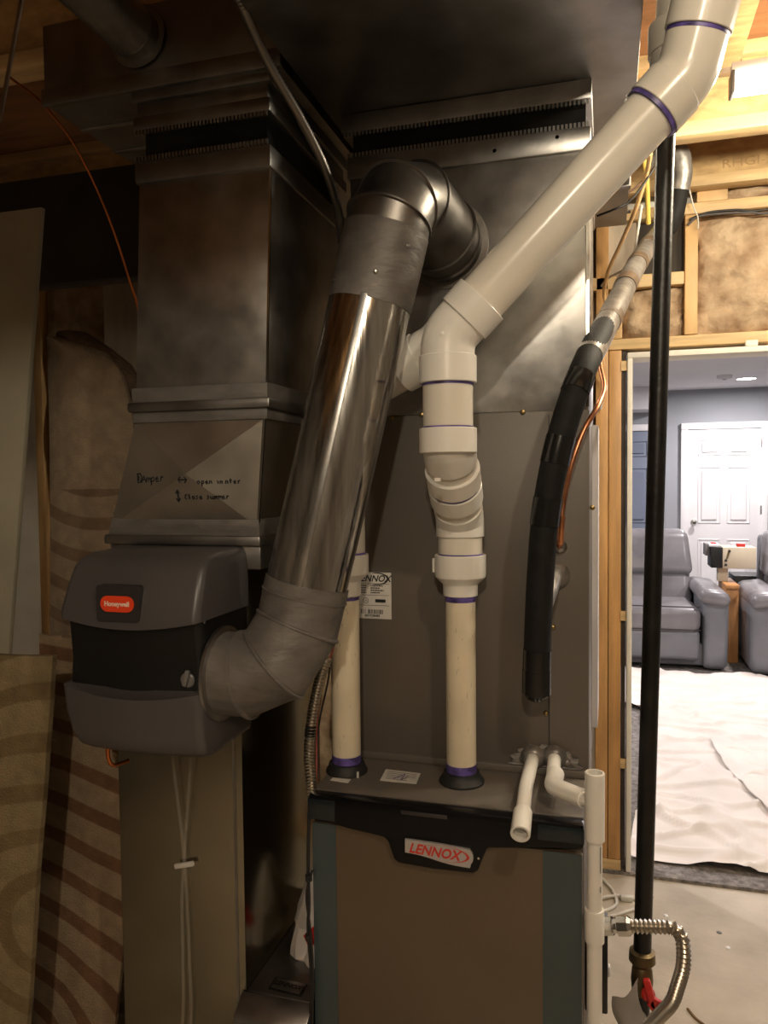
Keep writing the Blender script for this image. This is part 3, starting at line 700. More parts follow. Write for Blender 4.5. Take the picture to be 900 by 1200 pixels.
# filter cabinet at the bottom, with its embossed plate
t = thing('filter_cabinet', (-.64, 1.55, 0), 'low galvanised filter cabinet wedged between left duct and furnace', 'filter box')
MB().box(-.7135, -.566, 1.402, 1.80, .02, .425).build('box_body', GALVD, t, bevel=.002)
MB().box(-.722, -.566, 1.355, 1.3990, .02, .392).build('front_lip', GALVD, t, bevel=.003)
MB().hexa([(-.722, 1.352, .392), (-.566, 1.352, .392), (-.566, 1.3985, .392), (-.722, 1.3985, .392)],
          [(-.722, 1.362, .405), (-.566, 1.362, .405), (-.566, 1.3985, .425), (-.722, 1.3985, .425)]).build('door_edge', GALV, t, bevel=.002)
pl = MB().hexa([(-.672, 1.415, .4245), (-.598, 1.410, .4245), (-.598, 1.450, .4245), (-.672, 1.455, .4245)],
               [(-.672, 1.415, .428), (-.598, 1.410, .428), (-.598, 1.450, .428), (-.672, 1.455, .428)]).build('name_plate', BLACK, t, bevel=.001)
MB().hexa([(-.668, 1.419, .4275), (-.602, 1.414, .4275), (-.602, 1.446, .4275), (-.668, 1.451, .4275)],
          [(-.668, 1.419, .4288), (-.602, 1.414, .4288), (-.602, 1.446, .4288), (-.668, 1.451, .4288)]).build('plate_face', GALVD, pl, bevel=.0005)
text_mb('LENNOX', .017, Matrix.Translation((-.636, 1.4325, .4291)) @ Matrix.Rotation(-.07, 4, 'Z'), ext=.0003, shear=.25, bold=.0004, sx=.9).build('plate_letters', BLACK, pl)

# ---------------------------------------------------------------- humidifier on the return duct
t = thing('humidifier', (-.84, 1.3, .97), 'grey bypass humidifier with black middle band and red badge', 'humidifier')
HX0, HX1 = -.985, -.692
def hring(z, x0, x1, yf, rad, smile=0.0, n=7, yb=1.398):
    pts = []
    for k in range(n + 1):
        a = math.pi + k * math.pi / 2 / n; pts.append((x0 + rad + rad * math.cos(a), yf + rad + rad * math.sin(a)))
    for k in range(1, 12):
        u = k / 12; pts.append((x0 + rad + (x1 - x0 - 2 * rad) * u, yf - .010 * math.sin(math.pi * u)))
    for k in range(n + 1):
        a = 1.5 * math.pi + k * math.pi / 2 / n; pts.append((x1 - rad + rad * math.cos(a), yf + rad + rad * math.sin(a)))
    pts += [(x1, yb), (x0, yb)]
    xc = (x0 + x1) / 2; hw = (x1 - x0) / 2
    return [(x, y, z - smile * max(0, 1 - ((x - xc) / hw) ** 2) * (1 if y < yf + rad + .02 else 0)) for x, y in pts]
RD = .016
MB().loft([hring(1.346, HX0 + .034, HX1 - .016, 1.300, .03), hring(1.343, HX0 + .022, HX1 - .008, 1.262, .028), hring(1.334, HX0 + .014, HX1 - .004, 1.238, .022), hring(1.318, HX0 + .010, HX1 - .002, 1.226, RD),
           hring(1.285, HX0 + .006, HX1, 1.212, RD), hring(1.240, HX0, HX1, 1.198, RD, .008), hring(1.228, HX0, HX1, 1.197, RD, .016), hring(1.226, HX0 + .006, HX1 - .004, 1.204, RD, .016)]).build('top_shell', HUMG, t, 50)
MB().loft([hring(1.235, HX0 + .006, HX1 - .004, 1.212, RD), hring(1.15, HX0 + .004, HX1 - .004, 1.222, RD), hring(1.075, HX0 + .006, HX1 - .004, 1.212, RD)]).build('middle_band', BLACK, t, 50)
MB().loft([hring(1.102, HX0 + .006, HX1 - .004, 1.204, RD, .02), hring(1.100, HX0, HX1, 1.199, RD, .016), hring(1.05, HX0 + .004, HX1, 1.201, RD), hring(1.01, HX0 + .012, HX1, 1.206, RD),
           hring(.988, HX0 + .022, HX1, 1.212, .018), hring(.978, HX0 + .030, HX1 - .002, 1.224, .022), hring(.973, HX0 + .045, HX1 - .01, 1.25, .026)]).build('bottom_shell', HUMG, t, 50)
p = Vector((-0.847, 1.196, 1.259)); 
rx = lambda w_, h_, r_: [(p.x + sx * (w_ - r_) + r_ * math.cos(a), p.z + sz * (h_ - r_) + r_ * math.sin(a)) for sx, sz, a0 in ((1, 1, 0), (-1, 1, .5), (-1, -1, 1), (1, -1, 1.5)) for a in [math.pi * (a0 + .5 * k / 6) for k in range(7)]]
bd = MB().prism(rx(.0445, .0335, .008), 1.187, 1.212).build('badge_plate', DARKP, t, 30)
b2 = MB().prism(rx(.0345, .0145, .0143), 1.1848, 1.189).build('badge', HONR, bd, 30)
text_mb('Honeywell', .0118, face_front(p.x, 1.1843, p.z), ext=.0002, bold=.00045, sx=1.02).build('badge_letters', mat('badge_text', (.85, .62, .52), .5, 0, 0, 4), b2)
p = Vector((-0.726, 1.217, 1.12))
kb = MB().lathe((p.x, 1.226, p.z), (0, -1, 0), [(.014, 0), (.014, .010), (.012, .012), (0, .012)], 24).build('damper_knob', GREYP, t, 30)
MB().obox((p.x + .001, 1.211, p.z + .005), (.009, .010, .030), Matrix.Rotation(.25, 3, 'Y')).build('knob_grip', GREYP, kb, bevel=.003)
MB().lathe((-.70, 1.232, 1.225), (0, -1, 0), [(.005, 0), (.005, .004), (.003, .006)], 10).build('side_screw', CHROME, t)
p = (-0.691, 1.35, 0.971)
p = Vector((-0.973, 1.32, 0.901))
MB().lathe((p.x, p.y, .972), (0, 0, -1), [(.010, 0), (.010, .014), (.0085, .016), (.0085, .024), (.006, .026), (0, .026)], 16).build('drain_fitting', LABELW, t)
MB().tube(spline([(p.x, p.y, .948), (p.x, p.y, .92), (p.x + .004, p.y + .01, .90), (p.x + .012, p.y + .05, .895)]), .0042, 10).build('feed_tube', COPPERD, t, 60)

# ---------------------------------------------------------------- bypass duct
t = thing('bypass_duct', (-.54, 1.33, 1.1), 'shiny round sheet-metal bypass duct slanting from humidifier to plenum', 'duct')
O0 = Vector((-.688, 1.288, 1.118)); O1 = Vector((-.585, 1.300, 1.120))
Q1 = Vector((-.544, 1.33, 1.259)); Q2 = Vector((-.421, 1.372, 1.802))
dB = (Q2 - Q1).normalized()
Q0 = Q1 - dB * .135; QT = Q2 + dB * .175
RB = .0765
def gored(points, r, name, m, beads=True):
    ob = MB().tube(points, r, 44).build(name, m, t, 25)
    return ob
def ring_at(p, d, r, wd, parent, m, name='bead'):
    return MB().lathe(Vector(p) - Vector(d) * wd / 2, d, [(r - .003, 0), (r + .0035, wd * .3), (r + .0035, wd * .7), (r - .003, wd)], 44).build(name, m, parent, 40)
low = bend([O0, O0.lerp(Q0, .0) + V(.075, 0, 0), Q0 + V(.012, 0, .0), Q1], [.09, .09], 3)
EL = [O0 + V(-.01, 0, 0), O0 + V(.045, 0, 0), O0 + V(.098, .006, .022), Q1 - dB * .055, Q1 - dB * .0, Q1 + dB * .03]
# adjustable elbow: straight gores with mitred joints
eo = MB().tube(EL, lambda i: RB + (.0015, .0015, .003, .003, .002, .002)[i], 44).build('lower_elbow', FOIL, t, 20)
for i in (1, 2, 3):
    d = ((EL[i+1] - EL[i]).normalized() + (EL[i] - EL[i-1]).normalized()).normalized()
    c_ = EL[i]
    # mitre bead in the bisecting plane
    mp = MB(); rings = []
    ring_at(c_, d, RB + .003, .009, eo, FOIL)
ring_at(Q1 - dB * .055 + dB * .06, dB, RB + .001, .006, eo, FOIL)
MB().lathe(O0 + V(-.006, 0, 0), (1, 0, 0), [(RB - .01, 0), (RB + .012, 0), (RB + .012, .006), (RB + .002, .008)], 44).build('start_collar', GALV, t, 30)
MB().tube([Q1 + dB * .02, Q1.lerp(Q2, .5), Q2 + dB * .03], RB, 48).build('straight_pipe', GALVS, t)
ax = dB; side = ax.cross(V(0, -1, 0)).normalized(); fr = side.cross(ax).normalized()
if fr.y > 0: fr = -fr
sd = (fr * math.cos(.15) + side * math.sin(.15)).normalized() * (RB + .0008)
tn = sd.cross(ax).normalized()
MB().bar(Q1 + dB * .03 + sd, Q2 + dB * .0 + sd, .012, .0022, tuple(sd.normalized())).build('lock_seam', GALV, t, bevel=.0008)
MB().tube([Q2 - dB * .005, Q2 + dB * .05, Q2 + dB * .095, Q2 + dB * .135], lambda i: RB + (.0012, .0022, .003, .0025)[i], 44).build('tape_wrap', FOIL, t)
MB().tube([Q1 - dB * .005, Q1 + dB * .03], lambda i: RB + .0026, 44).build('tape_wrap', FOIL, t)
T0 = Q2 + dB * .12; PC = Vector((-.328, 1.607, 1.968))
UE = [T0, T0 + dB * .035, T0 + dB * .075 + V(.002, .022, 0), T0 + dB * .098 + V(.012, .075, -.004), PC + V(-.002, -.055, .006), PC]
ue = MB().tube(UE, lambda i: RB + (.001, .002, .002, .002, .002, .001)[i], 44).build('upper_elbow', DUCTD, t, 20)
for i in (1, 2, 3, 4):
    d = ((UE[i+1] - UE[i]).normalized() + (UE[i] - UE[i-1]).normalized()).normalized()
    ring_at(UE[i], d, RB + .002, .008, ue, DUCTD)
MB().lathe(PC, (0, -1, 0), [(RB + .016, 0), (RB + .016, .004), (RB + .003, .006), (RB + .003, .03)], 44).build('plenum_collar', DUCTD, t, 30)
for k, (u, a) in enumerate(((.04, .3), (.02, -.8), (.10, .9))):
    pp = Q2 + dB * u + (fr * math.cos(a) + side * math.sin(a)) * (RB + .002); nn = (fr * math.cos(a) + side * math.sin(a))
    MB().lathe(pp, nn, [(.004, 0), (.004, .002), (.002, .004)], 8).build('screw', GALV, t)

# ---------------------------------------------------------------- refrigerant lines
SL = [(-0.102, 1.6, 1.251), (-0.103, 1.55, 1.258)]
t = thing('suction_line', (-.12, 1.47, 1.03), 'thick black foam-insulated refrigerant line bending up from coil cabinet', 'pipe')
path = spline([(-0.128, 1.47, 1.069), (-0.126, 1.465, 1.155), (-0.12, 1.46, 1.286), (-0.109, 1.455, 1.415), (-0.085, 1.455, 1.541), (-0.051, 1.48, 1.656), (-0.024, 1.6, 1.742), (0.01, 1.8, 1.84), (0.054, 2.06, 1.981), (0.115, 2.4, 2.15), (0.168, 2.6, 2.255)], 10)
path = [Vector(p) for p in path]
tot = sum((b - a).length for a, b in zip(path, path[1:]))
RF = .0255
MB().tube(path, lambda i: RF * (.93 + .07 * min(1, i / 3)) , 28).build('foam_sleeve', FOAM, t, 60)
MB().lathe(path[0] + V(0, 0, .01), (0, 0, -1), [(RF * .99, 0), (RF * .95, .012), (RF * .72, .022), (RF * .3, .027), (0, .028)], 24).build('taped_end', TAPEB, t, 60)
def wrap(d0, d1, r, m, name='tape_band'):
    pts = [along(path, d0 + (d1 - d0) * k / 6)[0] for k in range(7)]
    return MB().tube(pts, r, 28).build(name, m, t, 60)
def dist_of(p):
    best = None; acc = 0
    for a, b in zip(path, path[1:]):
        dd = (a - Vector(p)).length
        if best is None or dd < best[0]: best = (dd, acc)
        acc += (b - a).length
    return best[1]
wrap(.0, .085, RF + .0012, TAPEB); wrap(.0, .045, RF + .002, TAPEB)
for a, b in (((-0.117, 1.457, 1.395), (-0.105, 1.455, 1.446)), ((-0.091, 1.455, 1.506), (-0.081, 1.455, 1.548)), ((-0.058, 1.47, 1.632), (-0.047, 1.49, 1.665))):
    wrap(dist_of(a), dist_of(b), RF + .0015, TAPEB)
d0 = dist_of((-0.037, 1.53, 1.699)); 
wrap(d0 + .02, tot - .01, RF + .001, TAPES, 'duct_tape')
for f in (.20, .42, .60, .78, .92):
    wrap(d0 + (tot - d0) * f, d0 + (tot - d0) * f + .05, RF + .0022, TAPEBR)
e0 = Vector((path[0].x + .015, 1.49, 1.17))
MB().tube(spline([Vector((-0.102, 1.598, 1.282)), Vector((-0.102, 1.56, 1.28)), Vector((-0.105, 1.51, 1.263)), Vector((-0.113, 1.475, 1.239))]), .016, 16).build('stub_wrap', TAPES, t, 60)
MB().lathe((-0.101, 1.6, 1.277), (0, -1, 0), [(.030, 0), (.028, .004), (.02, .012), (.016, .014)], 20).build('mastic_ring', TAPES, t, 60)
t2 = thing('copper_line', (-0.088, 1.58, 1.34), 'thin bare copper refrigerant line curving beside the black line', 'pipe')
cp = spline([(-0.094, 1.598, 1.338), (-0.09, 1.56, 1.345), (-0.087, 1.54, 1.374), (-0.082, 1.54, 1.427), (-0.068, 1.54, 1.497), (-0.044, 1.55, 1.568), (-0.019, 1.58, 1.616), (-0.006, 1.64, 1.659), (-0.013, 1.7, 1.707), (-0.017, 1.74, 1.744)], 10)
MB().tube(cp, .0055, 14).build('tube', COPPER, t2, 60)
MB().tube([along(cp, .045)[0], along(cp, .075)[0], along(cp, .105)[0]], .0075, 14).build('joint_sleeve', COPPER, t2, 60)
MB().lathe((-0.092, 1.6, 1.337), (0, -1, 0), [(.015, 0), (.013, .006), (.009, .014), (.006, .016)], 16).build('wall_fitting', GALV, t2, 60)
t3 = thing('insulated_riser', (.23, 2.5, 2.1), 'grey-black insulated pipe elbow near the rim joist behind gas pipe', 'pipe')
rp = bend([(0.159, 2.58, 2.239), (0.198, 2.63, 2.272), (0.224, 2.6, 2.414), (0.215, 2.58, 2.493), (0.149, 2.6, 2.499), (0.112, 2.62, 2.475)], .05, 6)
MB().tube(rp, .0285, 24).build('foam_sleeve', FOAM, t3, 60)
MB().tube(resample(rp, .012)[14:], .0300, 24).build('duct_tape', TAPES, t3, 60)
MB().bar((0.234, 2.55, 2.492), (0.253, 2.5, 2.474), .012, .008).build('strap_clip', DARKP, t3)

# ---------------------------------------------------------------- condensate drain
CZ = .897
t = thing('condensate_stub', (-.146, 1.6, CZ), 'open-ended white condensate pipe stub pointing forward from coil cabinet', 'pipe')
pth = bend([(-.146, 1.60, .899), (-.146, 1.44, .895), (-.1435, 1.335, .866)], .10, 8)
MB().tube(pth, .0133, 22).build('pipe', PVCC, t, 60)
e1 = Vector((-.1435, 1.335, .866)); dd = (e1 - Vector((-.146, 1.44, .895))).normalized()
MB().lathe(e1 - dd * .045, dd, [(.0135, 0), (.0172, .006), (.0175, .062), (.0165, .063), (.0135, .063), (.0135, .045), (0, .045)], 26).build('end_coupling', PVCC, t, 30)
MB().lathe((-.146, 1.5925, .899), (0, -1, 0), [(.026, 0), (.024, .004), (.019, .012), (.0135, .014)], 18).build('mastic_ring', TAPES, t, 60)
t = thing('condensate_drain', (-.020, 1.372, 0), 'white plastic condensate drain pipe running down the furnace right side', 'pipe')
DX, DYY = -.0195, 1.37
a0 = Vector((-.103, 1.60, .903)); a1 = Vector((-.096, 1.435, .905)); a2 = Vector((DX, DYY, .908))
MB().tube(bend([a0, a1, a2], .035, 8), .0133, 22).build('branch_pipe', PVCC, t, 60)
MB().tube(bend([a1 + V(.002, .06, 0), a1, a1.lerp(a2, .75)], .028, 8), .0165, 22).build('elbow', PVCC, t, 60)
MB().lathe((-.103, 1.5925, .903), (0, -1, 0), [(.026, 0), (.024, .004), (.019, .012), (.0135, .014)], 18).build('mastic_ring', TAPES, t, 60)
MB().lathe((DX, DYY, .842), (0, 0, 1), [(.0135, 0), (.0172, .001), (.0172, .120), (.0165, .121), (.0138, .121), (.0138, .085), (0, .085)], 28).build('tee', PVCC, t, 30)
MB().cyl((DX, DYY, .02), (DX, DYY, .85), .0133, n=24).build('pipe', PVCC, t)
MB().lathe((DX, DYY, .660), (0, 0, 1), [(.0135, 0), (.0170, .001), (.0170, .058), (.0165, .059), (.0135, .059)], 28).build('coupling', PVCC, t, 30)
for (z0, z1) in ((.79, .835), (.755, .765)):
    MB().bar((DX + .0105, DYY - .0085, z0), (DX + .0105, DYY - .0085, z1), .0012, .006).build('print_mark', INKG, t)

# sealant smear behind the stubs
t = thing('sealant_patch', (-.12, 1.596, .87), 'grey smeared sealant patch around the condensate stubs', 'sealant')
q = MB()
pts = []
for k in range(26):
    a = math.pi * k / 25; rr_ = .072 + .006 * math.sin(k * 2.1); pts.append((-.122 + rr_ * math.cos(a), .880 + .62 * rr_ * math.sin(a)))
q.prism(pts, 1.5935, 1.5990).build('smear', mat('sealant', (.24, .225, .21), .45, .2, .35, 30, .6, 40, (1, 1, 3)), t, 30)
for k in range(9):
    a = math.pi * (k + .5) / 9
    MB().lathe((-.122 + .045 * math.cos(a), 1.5935, .890 + .02 * math.sin(a)), (0, -1, 0), [(.009, 0), (.007, .004), (.002, .006)], 9).build('sealant_blob', TAPES, t, 60)

# ---------------------------------------------------------------- gas pipe
G0, G1 = Vector((.0675, 1.53, .545)), Vector((.115, 1.53, 2.66))
t = thing('gas_pipe', (.066, 1.53, 0), 'tall black iron gas pipe standing right of furnace', 'pipe')
MB().cyl(G0, G1, .0167, n=26).build('pipe', IRON, t)
gd = (G1 - G0).normalized()
MB().lathe(G0 + V(0, 0, .018), (0, 0, -1), [(.0165, 0), (.024, .004), (.025, .022), (.020, .028), (.016, .032)], 28).build('union_nut', BRASSD, t, 30)
MB().lathe(G0 + V(0, 0, -.012), (0, 0, -1), [(.015, 0), (.019, .008), (.021, .03), (.019, .055), (.014, .06), (.0145, .10)], 18).build('valve_body', BRASSD, t, 40)
MB().cyl(G0 + V(0, 0, -.05), (G0.x, 1.53, .0), .0145, n=22).build('lower_pipe', IRON, t)
hv = G0 + V(.010, -.024, -.052)
vh = MB().lathe(hv + V(0, .012, 0), (0, -1, 0), [(.010, 0), (.010, .010), (.013, .012), (.013, .020), (.008, .024), (0, .024)], 12).build('valve_handle', RED, t, 30)
MB().obox(hv + V(.003, -.012, .006), (.014, .012, .060), Matrix.Rotation(-.25, 3, 'Y')).build('handle_grip', RED, vh, bevel=.004)
MB().obox(hv + V(.012, -.012, -.010), (.024, .012, .022), Matrix.Rotation(.5, 3, 'Y')).build('handle_grip', RED, vh, bevel=.004)
g = thing('gas_connector', (.0, 1.37, .67), 'ribbed steel flexible gas connector looping from furnace to gas valve', 'hose')
hp = bend([(0.026, 1.4, 0.678), (0.125, 1.385, 0.699), (0.131, 1.38, 0.641), (0.113, 1.4, 0.553), (0.064, 1.45, 0.45)], [.020, .15, .12], 12)
corrugated(resample(hp, .002), .0110, .0078, .32, 18).build('ribbed_hose', STEEL, g, 60)
n0, n1 = Vector((-0.006, 1.405, 0.67)), Vector((0.045, 1.397, 0.682))
MB().lathe(n0, n1 - n0, [(.013, 0), (.0165, .002), (.0165, .018), (.0125, .020), (.0125, .026), (.0175, .028), (.0175, .046), (.0125, .052)], 8).build('flare_nut', CHROME, g, 20)
MB().cyl((-.036, 1.41, n0.z), tuple(n0 + (n1 - n0) * .1), .0115, n=16).build('nipple', IRON, g)
MB().lathe((.058, 1.49, .455), (.2, -.85, .25), [(.012, 0), (.016, .002), (.016, .020), (.011, .024)], 6).build('flare_nut', CHROME, g, 20)
t = thing('plastic_flap', (.04, 1.43, .50), 'curled translucent plastic sheet hanging on the gas valve', 'plastic sheet')
rows = []
pa, pb, pc, pd = Vector((0.058, 1.47, 0.543)), Vector((0.011, 1.43, 0.525)), Vector((0.024, 1.42, 0.478)), Vector((0.087, 1.44, 0.461))
for j in range(9):
    v = j / 8; row = []
    for i in range(11):
        u = i / 10; l = pb.lerp(pc, v) + V(-.006 * math.sin(math.pi * v), 0, 0); r_ = pa.lerp(pd, v) + V(-.012 * math.sin(math.pi * v), 0, 0)
        row.append(l.lerp(r_, u) + V(0, -.025 * math.sin(math.pi * u), .002 * math.sin(9 * u)))
    rows.append(row)
back = [[p + V(0, .0012, 0) for p in r_] for r_ in rows]
q = MB().loft(rows, False, False); q.loft(back, False, False); q.build('sheet', PLASTIC, t, 60)
tag(MB().prism([(-.0045, .35), (.0045, .35), (.0045, .60), (-.0045, .60)], 1.52, 1.60).build('junction_box', BLACK, None, bevel=.002, loc=(0, 0, 0)), 'narrow black box on the furnace right side behind the drain', 'box') if False else None
sw = thing('furnace_side_switch', (-.02, 1.55, .40), 'black box with white switch on the furnace right side', 'switch box')
MB().box(-.0385, .0035, 1.50, 1.58, .44, .60).build('box', BLACK, sw, bevel=.003)
MB().box(.0035, .008, 1.515, 1.53, .505, .525).build('toggle', WHITEP, sw, bevel=.002)

# ---------------------------------------------------------------- conduits and wires near the furnace
t = thing('armoured_conduit', (-.575, 1.41, .86), 'coiled metal conduit hanging down the furnace left side', 'conduit')
cpth = spline([(-0.551, 1.47, 1.114), (-0.567, 1.46, 1.063), (-0.579, 1.45, 0.994), (-0.583, 1.44, 0.926), (-0.571, 1.42, 0.873), (-0.561, 1.4, 0.845)], 10)
corrugated(cpth, .0105, .0066, .22, 16).build('conduit', STEEL, t, 60)
cc2 = along([Vector(p) for p in cpth], .155)
MB().tube([cc2[0] - cc2[1] * .010, cc2[0] + cc2[1] * .010], .0112, 16).build('tape_band', TAPEB, t)
hose('thermostat_wire', 'thin dark red wire beside the metal conduit', 'wire', [(-0.543, 1.49, 1.137), (-0.567, 1.48, 1.057), (-0.581, 1.48, 0.966), (-0.575, 1.46, 0.884), (-0.564, 1.42, 0.839)], .0022, REDC)
hose('thermostat_wire', 'thin black wire bowing left of the intake pipe', 'wire', [(-0.555, 1.5, 1.107), (-0.563, 1.5, 1.052), (-0.58, 1.49, 0.963), (-0.577, 1.47, 0.871)], .0020, BLACKC)
t = thing('cable_bundle', (-.572, 1.38, .1), 'black cable bundle running down the furnace front left edge', 'wire')
MB().tube(spline([(-0.563, 1.39, 0.851), (-0.566, 1.385, 0.741), (-0.566, 1.385, 0.637), (-0.568, 1.384, 0.586), (-0.563, 1.385, 0.481), (-0.567, 1.385, 0.367), (-.575, 1.385, .05)]), .0036, 8).build('cable', BLACKC, t, 60)
MB().tube(spline([(-0.556, 1.38, 0.71), (-0.569, 1.38, 0.657), (-0.561, 1.38, 0.58), (-0.558, 1.38, 0.468), (-.574, 1.385, .06)]), .0025, 8).build('cable', BLACKC, t, 60)
for p in ((-0.565, 1.384, 0.693), (-0.567, 1.384, 0.572)):
    MB().tube([Vector(p) + V(0, 0, -.006), Vector(p) + V(0, 0, .006)], .0070, 10).build('cable_tie', BLACKC, t)
t = thing('flexible_cable', (-.60, 1.1, 2.2), 'armoured flexible cable drooping from ceiling between the two ducts', 'cable')
corrugated(spline([(-0.593, 1.15, 2.304), (-0.587, 1.2, 2.272), (-0.566, 1.26, 2.202), (-0.536, 1.32, 2.137), (-0.514, 1.38, 2.074), (-0.511, 1.45, 2.018), (-0.525, 1.52, 1.965)], 10), .0085, .006, .2, 12).build('armour', mat('dark_conduit', (.22, .20, .18), .4, 1, .1, 20), t, 60)
hose('copper_wire', 'thin copper wire arching down left of the upper duct', 'wire', [(-1.196, 1.35, 2.323), (-1.192, 1.45, 2.309), (-1.184, 1.55, 2.251), (-1.179, 1.65, 2.137), (-1.187, 1.75, 1.996), (-1.195, 1.8, 1.908), (-1.227, 1.85, 1.699)], .0028, COPPERD)
t = thing('hanger_strap', (-1.03, 1.15, 2.2), 'galvanised strap hanging at the far upper left', 'strap')
MB().bar((-0.933, 1.1, 2.311), (-1.127, 1.25, 2.18), .014, .003, (0, -1, .2)).build('strap', GALV, t)
t = thing('round_branch_duct', (-.90, 1.0, 2.37), 'dim round metal branch pipe entering end of return trunk', 'duct')
MB().cyl((-.905, .0, 2.385), (-.905, 1.380, 2.370), .050, n=36).build('pipe', GALV, t)
MB().lathe((-.905, 1.381, 2.37), (0, -1, 0), [(.062, 0), (.062, .003), (.052, .005), (.052, .03)], 36).build('start_collar', GALVD, t, 30)

# ---------------------------------------------------------------- left side: leaning boards and carpet remnants
t = tag(MB().hexa([(-1.72, 1.50, .002), (-1.515, 1.50, .002), (-1.515, 1.515, .002), (-1.72, 1.515, .002)],
                  [(-1.60, 1.62, 2.16), (-1.345, 1.62, 2.16), (-1.345, 1.635, 2.16), (-1.60, 1.635, 2.16)]).build('leaning_board', BOARD, None, 30, .002, loc=(-1.5, 1.5, 0)),
        'grey-beige board leaning at the far left', 'board')
def sheet(outl, y, th, bulge, name, m, parent=None, loc=None, nx=14, nz=40):
    """outl: list of (z, xl, xr) from bottom to top"""
    def ev(z):
        for (z0, a0, b0), (z1, a1, b1) in zip(outl, outl[1:]):
            if z <= z1: f = (z - z0) / (z1 - z0); return a0 + (a1 - a0) * f, b0 + (b1 - b0) * f
        return outl[-1][1:]
    F, B = [], []
    for j in range(nz + 1):
        z = outl[0][0] + (outl[-1][0] - outl[0][0]) * j / nz; a, b = ev(z); rf, rb = [], []
        for i in range(nx + 1):
            u = i / nx; yy = y(z) + bulge * (2 * u - 1) ** 2 + .006 * noise.noise(V(u * 3, z * 4, y(z)))
            rf.append((a + (b - a) * u, yy, z)); rb.append((a + (b - a) * u, yy + th, z))
        F.append(rf); B.append(rb)
    q = MB(); rings = [F[j] + B[j][::-1] for j in range(nz + 1)]
    q.loft(rings, True)
    return q.build(name, m, parent, 50, loc=loc)
A_ = [(0.004, -1.50, -1.235), (.30, -1.50, -1.205), (.60, -1.49, -1.175), (.80, -1.48, -1.155), (1.0, -1.47, -1.135), (1.25, -1.455, -1.150), (1.50, -1.45, -1.180), (1.65, -1.448, -1.19), (1.76, -1.446, -1.215), (1.82, -1.446, -1.27), (1.85, -1.446, -1.33), (1.865, -1.445, -1.40)]
t = thing('carpet_remnant', (-1.35, 1.70, 0), 'tall beige carpet remnant with wavy brown bands behind humidifier', 'carpet', 'carpet remnants at the left')
sheet(A_, lambda z: 1.72, .014, .03, 'front_layer', CARPA, t)
sheet([(z, a, b + .022) for z, a, b in A_[:-1]] + [(1.885, -1.445, -1.36)], lambda z: 1.755, .016, .03, 'back_layer', CARPA2, t)
t = thing('carpet_remnant', (-1.2, 1.50, 0), 'tan carpet remnant with brown leaf curves standing at lower left', 'carpet', 'carpet remnants at the left')
sheet([(.004, -1.36, -1.150), (.30, -1.36, -1.118), (.50, -1.36, -1.09), (.65, -1.36, -1.07), (.76, -1.36, -1.055), (.85, -1.36, -1.052), (.95, -1.36, -1.055), (1.10, -1.36, -1.07)], lambda z: 1.50 + .06 * z, .012, .02, 'layer', CARPB, t)
t = thing('carpet_remnant', (-1.25, 1.33, 0), 'olive-gold carpet remnant nearest the camera at lower left edge', 'carpet', 'carpet remnants at the left')
sheet([(.004, -1.52, -1.235), (.3, -1.51, -1.21), (.55, -1.50, -1.19), (.8, -1.49, -1.168), (1.0, -1.48, -1.152), (1.105, -1.47, -1.148)], lambda z: 1.30 + .05 * z, .014, .02, 'layer', CARPC, t)
t = tag(MB().box(-2.4, -1.10, 2.05, 2.12, 2.10, 2.432).build('dark_beam', DARKW, None, bevel=.004, loc=(-1.8, 2.08, 2.18)), 'dark horizontal beam behind the upper left duct', 'beam')  # real beam, upper part added to keep the lit joist web hidden and dark
tag(MB().hexa([(-1.49, 2.36, .004), (-1.36, 2.36, .004), (-1.36, 2.40, .004), (-1.49, 2.40, .004)], [(-1.53, 2.50, 2.30), (-1.40, 2.50, 2.30), (-1.40, 2.54, 2.30), (-1.53, 2.54, 2.30)]).build('pale_plank', LIGHTB, None, bevel=.002, loc=(-1.45, 2.4, 0)), 'pale upright plank behind the carpet roll', 'plank')

# white bag on the filter cabinet
t = thing('plastic_bag', (-.63, 1.62, .426), 'crumpled white and red plastic bag on the filter cabinet', 'bag')
def crumple(cx, cy, cz, sx, sy, sz, seed, m, name):
    rings = []
    for j in range(9):
        v = j / 8; z = cz + sz * v; s_ = (1 - .75 * v ** 1.5); row = []
        for i in range(20):
            a = 2 * math.pi * i / 20; n_ = 1 + .28 * noise.noise(V(math.cos(a) * 2 + seed, math.sin(a) * 2, v * 3))
            row.append((cx + sx * s_ * n_ * math.cos(a), cy + sy * s_ * n_ * math.sin(a), z + .006 * noise.noise(V(a * 2, v * 4, seed))))
        rings.append(row)
    return MB().loft(rings).build(name, m, t, 25)
crumple(-.635, 1.62, .4262, .060, .10, .16, 2.0, TRANSW, 'bag_body')
crumple(-.605, 1.53, .4262, .030, .03, .060, 5.0, TRANSW, 'bag_fold')
MB().bar((-.628, 1.522, .47), (-.594, 1.50, .51), .028, .004, (0, -1, .5)).build('red_print', RED, t)

